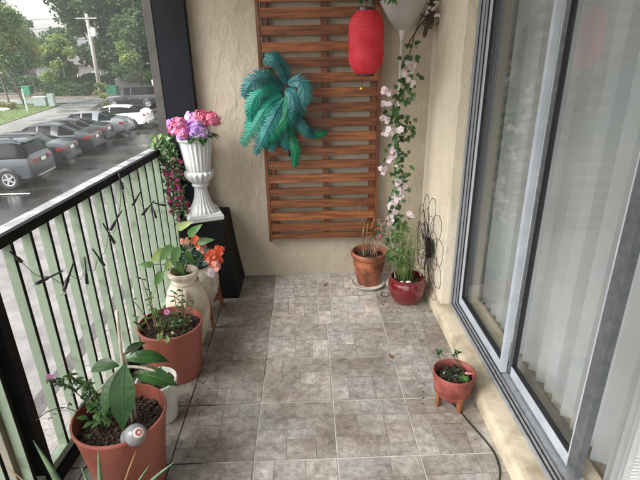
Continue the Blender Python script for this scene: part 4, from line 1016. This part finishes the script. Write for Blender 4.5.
# fallen leaves
for i, (x, y, lb) in enumerate(((.985, -1.02, 'curled orange-brown fallen leaf on the tiles left of the small red pot'), (.665, -.19, 'rust coloured dry leaf on the narrow tile strip near the end wall'), (.02, -.40, 'dry tan leaf on the tiles by the pedestal base'))):
    B = BM(); B.leaf((x, y, .004), (random.uniform(-1, 1), random.uniform(-1, 1), .1), (0, 0, 1), .045, .02, .5)
    o = obj('fallen_leaf', B.b, 'clay'); tag(o, lb, 'fallen leaf')

# ------------------------------------------------------------------ outside
ZG = -3.1
def sheet(name, pts, z, m):
    b = bmesh.new(); b.faces.new([b.verts.new((x, y, z)) for x, y in pts]); o = obj(name, b, m); tag(o, kind='structure'); return o
sheet('ground', [(-290, -190), (290, -190), (290, 290), (-290, 290)], ZG - .06, 'earth')
sheet('parking_lot', [(-14.3, -60), (12, -60), (12, 45), (-14.3, 45)], ZG - .03, 'asph')
sheet('parking_lot_end', [(-19.0, 38.6), (-14.3, 38.6), (-14.3, 45), (-20.4, 45)], ZG - .03, 'asph')
sheet('walkway', [(-7.6, -60), (-.4, -60), (-.4, 13.0), (-7.6, 11.5)], ZG, 'walk')
sheet('driveway', [(-20.4, -60), (-15.2, -60), (-15.6, 30), (-19.4, 45.1), (-22.6, 45.1), (-21.9, 40), (-20.4, 29)], ZG, 'conc')
sheet('street', [(-140, 45.4), (40, 45.4), (40, 51.4), (-140, 51.4)], ZG + .004, 'conc')
sheet('lawn', [(-60, -60), (-20.45, -60), (-20.45, 29), (-22.0, 40), (-22.8, 44.2), (-27, 44.6), (-60, 40)], ZG + .02, 'lawn')
sheet('street_beyond', [(-120, 58), (-30, 58), (-30, 90), (-120, 90)], ZG + .004, 'conc')
sheet('planting_strip', [(-15.2, -60), (-14.3, -60), (-14.3, 36), (-17, 38), (-15.6, 30)], ZG + .01, 'earth')
for i in range(4):
    y = 13.3 + i * 0 - 2.85 * i
    o = obj('stall_line', BM().box(-13.8, -9.3, y, y + .11, ZG, ZG + .006).b, 'paint'); tag(o, kind='structure')
# own apartment building below/around the balcony
t = thing('apartment_building', 'cream stucco building that carries the balcony', 'building', (1.5, 0, ZG))
P(t, 'facade', BM().box(1.352, 12, .251, 24, ZG, 8), 'wall2')
P(t, 'lower_facade', BM().box(-.5, 12, YB, .24, ZG, -.06), 'wall2')
P(t, 'upper_facade', BM().box(-.9, 12, YB, .24, 2.66, 6.5), 'wall2')
# tag structure of the wet weeds strip
B = BM()
for k in range(1500):
    y = random.uniform(8, 37); x = random.uniform(-15.1, -14.4) - max(0, y - 30) * .22; h = random.uniform(.1, .55) * (1.5 if random.random() < .1 else 1)
    B.leaf((x, y, ZG + .01), (random.uniform(-.5, .5), random.uniform(-.5, .5), 1), rv(), h, .07, .8, mi=random.random() < .4)
o = obj('weeds', B.b, ['hedge', 'twig']); tag(o, 'scruffy weeds along the planting strip behind the parked cars', 'weeds', kind='stuff')
B = BM()
for k in range(2600):
    x = random.uniform(-30, -20.6); y = random.uniform(28, 44)
    if x > -20.5 - max(0, y - 29) * .15: continue
    B.leaf((x, y, ZG + .02), (random.uniform(-.5, .5), random.uniform(-.5, .5), 1), rv(), random.uniform(.06, .16), .03, .6, mi=random.random() < .5)
o = obj('grass', B.b, ['lawn', 'f_lit']); tag(o, 'tufts of mown grass on the lawn by the driveway', 'grass', kind='stuff')

# cars ------------------------------------------------------------
def car(label, loc, rz, paint, kind='sedan', L=4.75, W=1.82, H=1.45, shape_only=False):
    t = thing({'suv': 'parked_suv', 'truck': 'parked_suv', 'hatch': 'parked_hatchback'}.get(kind, 'parked_car'), label, 'car', loc, rz, 'cars parked outside')
    hw = W / 2
    # x, half width, bottom, belt, roof, roof half width  (front is +x)
    if kind == 'sedan':
        stn = [(-.50, .80, .42, .80, .80, .55), (-.485, .93, .34, .93, .97, .62), (-.44, .98, .26, .98, 1.06, .68), (-.36, 1, .22, 1.0, 1.09, .72), (-.345, 1, .22, 1.0, 1.10, .72), (-.20, 1, .20, .99, H - .06, .60), (-.13, 1, .20, .98, H - .005, .62), (-.01, 1, .20, .965, H, .63), (.005, 1, .20, .965, H, .63), (.08, 1, .20, .95, H - .03, .62), (.10, 1, .20, .95, H - .05, .62), (.25, .99, .20, .93, .99, .72), (.27, .99, .2, .92, .965, .72), (.40, .96, .22, .80, .86, .68), (.47, .88, .27, .66, .72, .6), (.50, .72, .36, .56, .6, .5)]
        gl = (4, 11); rear_gl = (4, 5); wind = (10, 11); wr = .325
    elif kind == 'hatch':
        stn = [(-.50, .84, .40, .85, .86, .60), (-.485, .94, .32, .98, 1.04, .66), (-.46, .98, .26, 1.03, 1.13, .68), (-.43, 1, .24, 1.05, 1.17, .68), (-.42, 1, .24, 1.05, 1.18, .66), (-.27, 1, .20, 1.02, H - .08, .62), (-.17, 1, .20, 1.0, H - .01, .63), (-.01, 1, .20, .97, H, .63), (.005, 1, .20, .97, H, .63), (.07, 1, .20, .95, H - .03, .62), (.09, 1, .20, .95, H - .05, .62), (.25, .99, .20, .92, .98, .72), (.27, .99, .2, .92, .96, .72), (.40, .96, .22, .80, .86, .68), (.47, .88, .27, .66, .72, .6), (.50, .72, .36, .56, .6, .5)]
        gl = (4, 11); rear_gl = (4, 5); wind = (10, 11); wr = .33
    else:
        stn = [(-.50, .88, .45, .80, .82, .70), (-.492, .95, .38, .95, .98, .72), (-.485, .98, .33, 1.04, 1.08, .73), (-.475, 1, .30, 1.10, 1.14, .72), (-.47, 1, .30, 1.10, 1.18, .72), (-.425, 1, .27, 1.10, H - .07, .68), (-.38, 1, .27, 1.09, H - .01, .69), (-.02, 1, .26, 1.06, H, .70), (-.005, 1, .26, 1.06, H, .70), (.10, 1, .26, 1.05, H - .03, .69), (.12, 1, .26, 1.05, H - .05, .69), (.235, .99, .26, 1.02, 1.12, .76), (.25, .99, .26, 1.02, 1.10, .76), (.40, .97, .28, .93, 1.0, .72), (.475, .90, .34, .78, .84, .64), (.50, .76, .42, .62, .66, .55)]
        gl = (4, 11); rear_gl = (4, 5); wind = (10, 11); wr = .36
    axf, axr = .30 * L, -.285 * L if kind != 'suv' else -.30 * L
    B = BM(); rows = []; arch = []
    # insert stations so wheel arches can be cut as dark discs only
    for (x, w_, zb, belt, roof, rw) in stn:
        w2 = hw * w_; pts = [(0, zb), (w2 * .86, zb), (w2 * .97, zb + .10), (w2, zb + (belt - zb) * .45), (w2 * .985, belt - .07), (w2 * .95, belt), (hw * rw * 1.02, roof - .045 * (roof > belt + .2)), (hw * rw * .90, roof + .0), (0, roof + .02)]
        rows.append([V((x * L, y, z)) for y, z in pts])
    vs = []
    for r_ in rows:
        vs.append([B.b.verts.new(p) for p in r_] + [B.b.verts.new((p.x, -p.y, p.z)) for p in r_[1:-1]])
    nP = len(rows[0])
    def idx(i, k, side): return vs[i][k] if side > 0 or k in (0, nP - 1) else vs[i][nP + k - 1]
    for i in range(len(rows) - 1):
        for k in range(nP - 1):
            for side in (1, -1):
                f = B.b.faces.new((idx(i, k, side), idx(i, k + 1, side), idx(i + 1, k + 1, side), idx(i + 1, k, side)))
                mi = 0
                if gl[0] <= i < gl[1] and k == 5 and i not in (7, 5 if kind == 'sedan' else 99): mi = 1
                if k >= 6 and (rear_gl[0] <= i < rear_gl[1] or wind[0] <= i < wind[1]): mi = 1
                if k <= 1: mi = 2
                f.material_index = mi; f.smooth = True
    for i, rev in ((0, 1), (-1, 0)):
        ring = [idx(i if i >= 0 else len(rows) - 1, k, 1) for k in range(nP)] + [idx(i if i >= 0 else len(rows) - 1, k, -1) for k in range(nP - 2, 0, -1)]
        B.b.faces.new(ring)
    bmesh.ops.recalc_face_normals(B.b, faces=B.b.faces)
    # flanks around the wheels
    body = obj('body', B.b, [paint, 'carglass', 'trim'], t, 38)
    for ax in (axf, axr):
        for s_ in (1, -1):
            b = BM(); b.lathe([(0, -.002), (wr * 1.17, -.002), (wr * 1.17, .006), (0, .006)], (0, 0, 0), 28, cap=False)
            bmesh.ops.transform(b.b, matrix=Matrix.Translation((ax, s_ * hw * 1.0, wr * 1.02)) @ Matrix.Rotation(R(-90 * s_), 4, 'X'), verts=b.b.verts)
            obj('wheel_arch', b.b, 'trim', t)
            b = BM(); b.lathe([(wr * .60, .0), (wr * .66, .028), (wr * .93, .032), (wr, .015), (wr, -.17), (0, -.17)], (0, 0, 0), 30, cap=False)
            MX = Matrix.Translation((ax, s_ * (hw + .0), wr)) @ Matrix.Rotation(R(-90 * s_), 4, 'X')
            bmesh.ops.transform(b.b, matrix=MX, verts=b.b.verts); wo = obj('wheel', b.b, 'tyre', t)
            b = BM(); b.lathe([(0, .012), (wr * .16, .016), (wr * .18, .010)], (0, 0, 0), 14, cap=False); b.lathe([(wr * .56, .012), (wr * .63, .026), (wr * .66, .022)], (0, 0, 0), 30, cap=False)
            for k in range(5):
                c = BM(); c.box(wr * .1, wr * .60, -wr * .085, wr * .085, .006, .020); bmesh.ops.transform(c.b, matrix=Matrix.Rotation(k * 1.2566, 4, 'Z'), verts=c.b.verts); b.merge(c.b)
            bmesh.ops.transform(b.b, matrix=MX, verts=b.b.verts); obj('rim', b.b, 'rim', wo)
    xb = -.5 * L
    tz = {'sedan': .86, 'hatch': .90}.get(kind, .98)
    for s_ in (1, -1):
        b = BM()
        for xx in (.195 * L, -.01 * L, -.19 * L): b.box(xx - .006, xx + .006, s_ * hw * .995 - .006, s_ * hw * .995 + .006, .34, .90 if kind in ('sedan', 'hatch') else 1.0)
        obj('door_seam', b.b, 'trim', t)
        for xx in (.03 * L, -.165 * L): obj('door_handle', BM().box(xx - .09, xx + .04, s_ * (hw + .005) - .012, s_ * (hw + .005) + .012, .80, .83, bevel=.004).b, 'rim', t)
        b = BM(); b.box(xb - .015, xb + .20, s_ * hw * .97 if s_ < 0 else hw * .45, s_ * hw * .45 if s_ < 0 else hw * .97, tz - .085, tz + .055, bevel=.02)
        for v in b.b.verts:
            k = abs(v.co.y) / hw; v.co.x += max(0, (k - .55)) * .22
            if k > .9: v.co.y *= 1.0
        obj('taillight', b.b, 'tail', t, 40)
        b = BM(); b.ball((.16 * L, s_ * (hw + .08), .98 if kind in ('sedan', 'hatch') else 1.12), .085, sub=2, sc=(.7, 1, .65)); obj('wing_mirror', b.b, paint, t)
        b = BM(); b.box(.478 * L - .1, .478 * L, min(s_ * hw * .82, s_ * hw * .45), max(s_ * hw * .82, s_ * hw * .45), .62, .72, bevel=.02); obj('headlight', b.b, 'plate', t)
    obj('number_plate', BM().box(xb - .030, xb - .005, -.16, .16, tz - .10, tz + .02, bevel=.004).b, 'plate', t)
    obj('rear_bumper', BM().box(xb - .045, xb + .10, -hw * .82, hw * .82, .36, .56, bevel=.03).b, paint if kind != 'suv' else 'trim', t, 40)
    obj('bumper_strip', BM().box(xb - .06, xb - .02, -hw * .70, hw * .70, .40, .455, bevel=.008).b, 'rim' if kind == 'suv' else 'trim', t)
    if kind in ('suv', 'truck'):
        for s_ in (1, -1): obj('roof_rail', BM().tube([(-.40 * L, s_ * hw * .64, H + .0), (-.36 * L, s_ * hw * .64, H + .05), (.02 * L, s_ * hw * .64, H + .055), (.06 * L, s_ * hw * .64, H - .0)], .018, 6).b, 'trim', t)
        obj('spoiler', BM().box(-.46 * L, -.405 * L, -hw * .62, hw * .62, H - .06, H - .025, bevel=.01).b, paint, t)
    obj('antenna_fin', BM().box(-.30 * L, -.27 * L, -.02, .02, H - .03, H + .045, bevel=.008).b, 'trim', t)
    return t
grey_p = carpaint('grey_blue_car_paint', (.042, .050, .062)); silv = carpaint('silver_car_paint', (.13, .14, .155)); dark = carpaint('charcoal_car_paint', (.045, .048, .055)); dark2 = carpaint('dark_grey_car_paint', (.012, .0135, .017)); whitec = carpaint('white_car_paint', (.72, .72, .72), 0); black_p = carpaint('black_car_paint', (.006, .007, .009)); lsilv = carpaint('pale_silver_car_paint', (.014, .015, .02))
RZ = math.pi
car('blue-grey SUV with roof rails, nearest in the row of parked cars', (-11.68, 14.85, ZG), RZ + R(2), grey_p, 'suv', 4.55, 1.86, 1.68)
car('silver-roofed dark sedan with wide red taillights parked next to the SUV', (-12.05, 17.75, ZG), RZ + R(2), lsilv, 'sedan', 4.75, 1.84, 1.45)
car('charcoal sedan, third in the row of parked cars', (-12.1, 20.45, ZG), RZ + R(2), dark2, 'sedan', 4.85, 1.86, 1.46)
car('low black car, fourth in the row between the charcoal and the silver sedans', (-12.3, 22.85, ZG), RZ + R(1), black_p, 'sedan', 4.6, 1.8, 1.36)
car('silver sedan, fifth in the row beside the white hatchback', (-12.15, 25.25, ZG), RZ + R(2), silv, 'sedan', 4.75, 1.82, 1.45)
car('white hatchback, farthest in the row of parked cars', (-11.75, 28.35, ZG), RZ + R(2), whitec, 'hatch', 4.5, 1.8, 1.43)
car('dark grey SUV standing crosswise behind the white hatchback', (-14.6, 40.8, ZG), RZ, dark2, 'truck', 5.0, 1.95, 1.75)
car('dark SUV parked far away across the street at the left', (-39.5, 71.5, ZG), RZ, black_p, 'truck', 5.0, 1.95, 1.8)
car('white SUV parked far away at the left edge behind the dark one', (-45.8, 74, ZG), RZ, whitec, 'truck', 5.0, 1.95, 1.9)
car('silver car parked far away in front of the pale house', (-33.2, 66, ZG), RZ, silv, 'hatch', 4.5, 1.85, 1.5)

# street furniture
t = thing('utility_pole', 'tall weathered wooden utility pole with a white transformer can beyond the street', 'utility pole', (-22.3, 52.6, ZG))
P(t, 'pole', BM().tube([(-22.3, 52.6, ZG), (-22.3, 52.6, 5.2)], [.24, .17], 10), 'pole')
P(t, 'transformer', BM().lathe([(0, 3.0), (.24, 3.0), (.26, 3.1), (.26, 3.75), (.2, 3.85), (0, 3.87)], (-21.85, 52.5, 0), 18, cap=False), 'white', 40)
P(t, 'crossarm', BM().box(-23.4, -21.2, 52.36, 52.42, 4.7, 4.82), 'pole')
for k, dz in enumerate((0, -.9, -2.1)):
    P(t, 'wire', BM().tube(bez([(-62, 54 + k * .1, 5.0 + dz), (-42, 53.4, 4.3 + dz), (-22.3, 52.5, 4.8 + dz), (0, 51.8, 4.1 + dz), (24, 51, 5 + dz)], 6), .022, 4), 'wire')
def dumpster(label, x, y, w_=1.5):
    t = thing('garbage_bin', label, 'garbage bin', (x, y, ZG), 0, 'green garbage bins')
    b = BM(); b.box(-w_ / 2, w_ / 2, -.45, .45, .10, .95)
    for v in b.b.verts:
        if v.co.z < .2: v.co.x *= .88; v.co.y *= .85
    obj('bin_body', b.b, 'bin', t); obj('lid', BM().box(-w_ / 2 - .03, w_ / 2 + .03, -.48, .48, .951, 1.02, bevel=.02).b, 'bin', t)
    for sx in (-1, 1): obj('wheel', BM().tube([(sx * w_ * .36, -.3, .1), (sx * w_ * .36 + .05, -.3, .1)], .1, 12).b, 'tyre', t)
dumpster('green garbage bin standing to the right of the utility pole', -21.4, 53.7, 1.15)
dumpster('green garbage bin at the far left behind the sign post', -31.9, 55.6, .95)
t = thing('sign_post', 'pale white and green leaning marker post on the lawn', 'sign post', (-23.3, 39.3, ZG))
P(t, 'post', BM().box(-23.37, -23.23, 39.26, 39.34, ZG, -1.9).box(-23.36, -23.24, 39.24, 39.36, -1.89, -1.3), 'util')
t = thing('utility_cabinet', 'pale green utility cabinets on the far end of the lawn', 'utility cabinet', (-23.7, 43.2, ZG))
P(t, 'cabinet', BM().box(-24.6, -23.5, 42.9, 43.5, ZG, ZG + .8, bevel=.03), 'util'); P(t, 'cabinet', BM().box(-23.2, -22.7, 42.8, 43.3, ZG, ZG + 1.1, bevel=.03), 'util'); P(t, 'roof_plate', BM().box(-24.65, -23.45, 42.85, 43.55, ZG + .801, ZG + .85), 'white')
o = obj('white_marker', BM().box(-16.2, -16.07, 51.6, 51.75, ZG, -1.45, bevel=.01).b, 'white'); tag(o, 'slim white marker post across the street at the right', 'post')

# trees -----------------------------------------------------------
def foliage(B, c, r, n, s, rn, shell=.55, mi=0, vstretch=1):
    c = V(c)
    for k in range(n):
        d = V((rn.gauss(0, 1), rn.gauss(0, 1), rn.gauss(0, 1))).normalized(); rr = (shell + (1 - shell) * rn.random()) * (1 + .22 * math.sin(d.x * 5 + c.x) * math.cos(d.z * 4 + c.y))
        p = c + V((d.x * r[0], d.y * r[1], d.z * r[2])) * rr
        a = V((rn.gauss(0, 1), rn.gauss(0, 1), rn.gauss(0, 1))).normalized(); b_ = a.orthogonal().normalized(); q = s * rn.uniform(.55, 1.3)
        f = B.b.faces.new([B.b.verts.new(p - a * q), B.b.verts.new(p - b_ * q * .55), B.b.verts.new(p + a * q), B.b.verts.new(p + b_ * q * .6 * vstretch)]); f.material_index = mi
def tree(label, x, y, h, cr, mats, seed, n=260, s=.2, blobs=16, trunk_r=.22, name='tree', low=.35, lean=0):
    rn = random.Random(seed); t = thing(name, label, 'tree', (x, y, ZG), 0, 'trees beyond the parking lot')
    top = V((x + lean, y, ZG + h)); base = V((x, y, ZG)); cz = ZG + h * (low + 1) / 2
    Tk = BM(); Tk.tube(bez([base, base.lerp(top, .4) + V((rn.uniform(-.3, .3), 0, 0)), base.lerp(top, .85)], 5), [trunk_r * (1 - .07 * i) for i in range(11)], 8)
    B = BM()
    for k in range(blobs):
        a = rn.random() * 6.28; u = rn.random(); zz = ZG + h * (low + (1 - low) * u) - .4
        rad = cr * (math.sin(math.pi * min(1, .22 + .74 * u)) ** .7) * math.sqrt(rn.random()) * .85
        c = V((x + lean * u + rad * math.cos(a), y + rad * math.sin(a), zz)); br = cr * rn.uniform(.26, .46)
        st_ = base.lerp(top, low * .8 + (1 - low) * u * .5)
        Tk.tube([st_, st_.lerp(c, .6) + V((0, 0, .2)), c], [trunk_r * .35, trunk_r * .22, trunk_r * .08], 5)
        foliage(B, c, (br, br, br * .72), n, s, rn, .35, mi=0 if rn.random() < .7 else 1)
    P(t, 'trunk', Tk, 'trunk'); P(t, 'crown', B, mats); return t
tree('young tree with yellow-green crown on two thin trunks, at the left edge', -26.6, 42.6, 9.2, 3.9, ['f_lit', 'f_mid'], 1, 520, .13, 26, .10, low=.45)
B_t = tree('low yellowish tree tip reaching right from the left-edge tree', -24.6, 44.0, 6.6, 1.9, ['f_lit', 'f_yel'], 21, 260, .13, 10, .08, low=.55)
tree('round bright green tree behind the hedge, left of the utility pole', -28.4, 57.5, 6.6, 2.6, ['f_lit', 'f_mid'], 2, 420, .17, 18, .2, low=.22)
tree('low mid green tree behind the pale house', -42.5, 76, 7.8, 4.2, ['f_mid', 'f_drk'], 3, 420, .24, 22, .3, low=.25)
tree('airy mid-height tree whose crown stands out against the bright sky', -35.0, 72, 8.2, 3.2, ['f_mid', 'f_drk'], 4, 260, .22, 22, .25, low=.28)
tree('broad dark tree directly behind the utility pole', -24.4, 62, 17.5, 5.6, ['f_drk', 'f_mid'], 5, 560, .24, 40, .3, low=.2)
tree('big overhanging tree right of the utility pole', -20.0, 59.5, 17.5, 5.8, ['f_drk', 'f_mid'], 6, 600, .23, 42, .35, low=.22)
tree('dense dark tree at the right end of the view', -14.6, 58.5, 17, 5.6, ['f_drk', 'f_mid'], 7, 560, .23, 34, .3, low=.12)
tree('bright leaved small tree in front of the dark trees, right of the pole', -18.9, 55.6, 6.8, 2.7, ['f_mid', 'f_lit'], 8, 420, .16, 16, .16, low=.3)
tree('dark tree hidden beside the black corner post', -8.5, 60, 16, 5.6, ['f_drk', 'f_drk'], 9, 420, .25, 28, .3, low=.1)
tree('grey-green tree far behind the left-edge tree', -52, 84, 7.5, 5, ['f_mid', 'f_drk'], 10, 380, .28, 20, .3, low=.2)
tree('small crown rising in the gap of sky between the tall trees', -44.0, 80, 10.4, 1.9, ['f_mid', 'f_drk'], 12, 260, .2, 12, .2, low=.55)
tree('sapling with light leaves on the planting strip above the silver sedan', -15.95, 37.2, 2.7, .75, ['f_lit', 'f_mid'], 13, 90, .10, 9, .03, low=.2)
# second thin trunk of left tree
rn = random.Random(44)
t = thing('slender_trunk', 'second slender leaning trunk beside the left-edge tree', 'tree', (-25.4, 42.9, ZG)); P(t, 'trunk', BM().tube([(-25.4, 42.9, ZG), (-26.3, 42.8, .6), (-27, 42.8, 2.6)], [.09, .075, .05], 7), 'trunk')
def bush(name, label, x0, x1, y0, y1, h, n, s, mats, seed):
    rn = random.Random(seed); B = BM()
    for k in range(n):
        x = rn.uniform(x0, x1); y = rn.uniform(y0, y1); z = ZG + h * (1 - rn.random() ** 2.2) * (1 + .12 * math.sin(x * 2.3) + .08 * math.sin(x * 5.1))
        a = V((rn.gauss(0, 1), rn.gauss(0, 1), rn.gauss(0, 1))).normalized(); b_ = a.orthogonal().normalized(); q = s * rn.uniform(.6, 1.3); p = V((x, y, z))
        f = B.b.faces.new([B.b.verts.new(p - a * q), B.b.verts.new(p - b_ * q * .55), B.b.verts.new(p + a * q), B.b.verts.new(p + b_ * q * .6)]); f.material_index = rn.random() < .35
    o = obj(name, B.b, mats); tag(o, label, 'hedge' if 'hedge' in name else 'bush'); return o
bush('hedge', 'clipped dark green hedge running left of the utility pole', -29.6, -24.3, 54.0, 55.4, 1.15, 7000, .11, ['hedge', 'f_mid'], 5)
bush('undergrowth_bush', 'dark undergrowth under the big trees at the right', -19.8, -4, 56.5, 61, 2.6, 9000, .2, ['f_drk', 'hedge'], 6)
bush('undergrowth_bush', 'shadowy shrubs behind the hedge and under the tall trees', -44, -24, 59.5, 62, 1.7, 6500, .18, ['hedge', 'f_mid'], 8)
bush('flower_bed_bush', 'reddish brown shrub with pale stones at the foot of the left-edge trees', -27.0, -25.2, 40.2, 41.4, .55, 1100, .09, ['leafy', 'clay'], 7)
o = obj('edging_stone', BM().ball((-25.6, 39.9, ZG + .1), .3, sub=2, sc=(1.6, .8, .5), jit=.1).b, 'white'); tag(o, 'whitewashed stone in front of the reddish shrub', 'stone')
# houses beyond
def house(label, x, y, w_, d_, h, m):
    t = thing('far_house', label, 'house', (x, y, ZG))
    obj('wall', BM().box(-w_ / 2, w_ / 2, -d_ / 2, d_ / 2, 0, h).b, m, t)
    B = BM(); e = .4
    a = [(-w_ / 2 - e, -d_ / 2 - e, h), (w_ / 2 + e, -d_ / 2 - e, h), (w_ / 2 + e, d_ / 2 + e, h), (-w_ / 2 - e, d_ / 2 + e, h), (-w_ / 2 + 1, 0, h + 1.6), (w_ / 2 - 1, 0, h + 1.6)]
    vs = [B.b.verts.new(p) for p in a]
    for f in ((0, 1, 5, 4), (2, 3, 4, 5), (1, 2, 5), (3, 0, 4), (3, 2, 1, 0)): B.b.faces.new([vs[i] for i in f])
    obj('roof', B.b, 'roofm', t)
    for k in range(3):
        wx = -w_ / 2 + w_ * (k + .5) / 3; wo = obj('window', BM().box(wx - .6, wx + .6, -d_ / 2 - .04, -d_ / 2 + .01, 1.0, 2.1).b, 'white', t); obj('pane', BM().box(wx - .5, wx + .5, -d_ / 2 - .06, -d_ / 2 - .041, 1.1, 2.0).b, 'carglass', wo)
house('pale low house half hidden behind the hedge and trees', -31.5, 71, 10, 8, 3.0, 'house')
house('cream house glimpsed between the trees left of the pole', -25.5, 68, 6, 6, 3.6, 'house')
house('light coloured house at the far left behind the parked cars', -47, 92, 14, 9, 4.2, 'house')

# wet air
B = BM().box(-300, 300, -200, 300, ZG - 1.2, 22)
m, nt, b = new_mat('wet_air'); nt.nodes.remove(b)
pv = nt.nodes.new('ShaderNodeVolumePrincipled'); pv.inputs['Density'].default_value = .0006; pv.inputs['Color'].default_value = (.93, .95, .96, 1); pv.inputs['Anisotropy'].default_value = .2
nt.links.new(pv.outputs[0], nt.nodes['Material Output'].inputs['Volume'])
o = obj('haze', B.b, m); tag(o, 'thin rainy haze over the parking lot and trees', 'haze', kind='stuff')
S.cycles.volume_bounces = 1
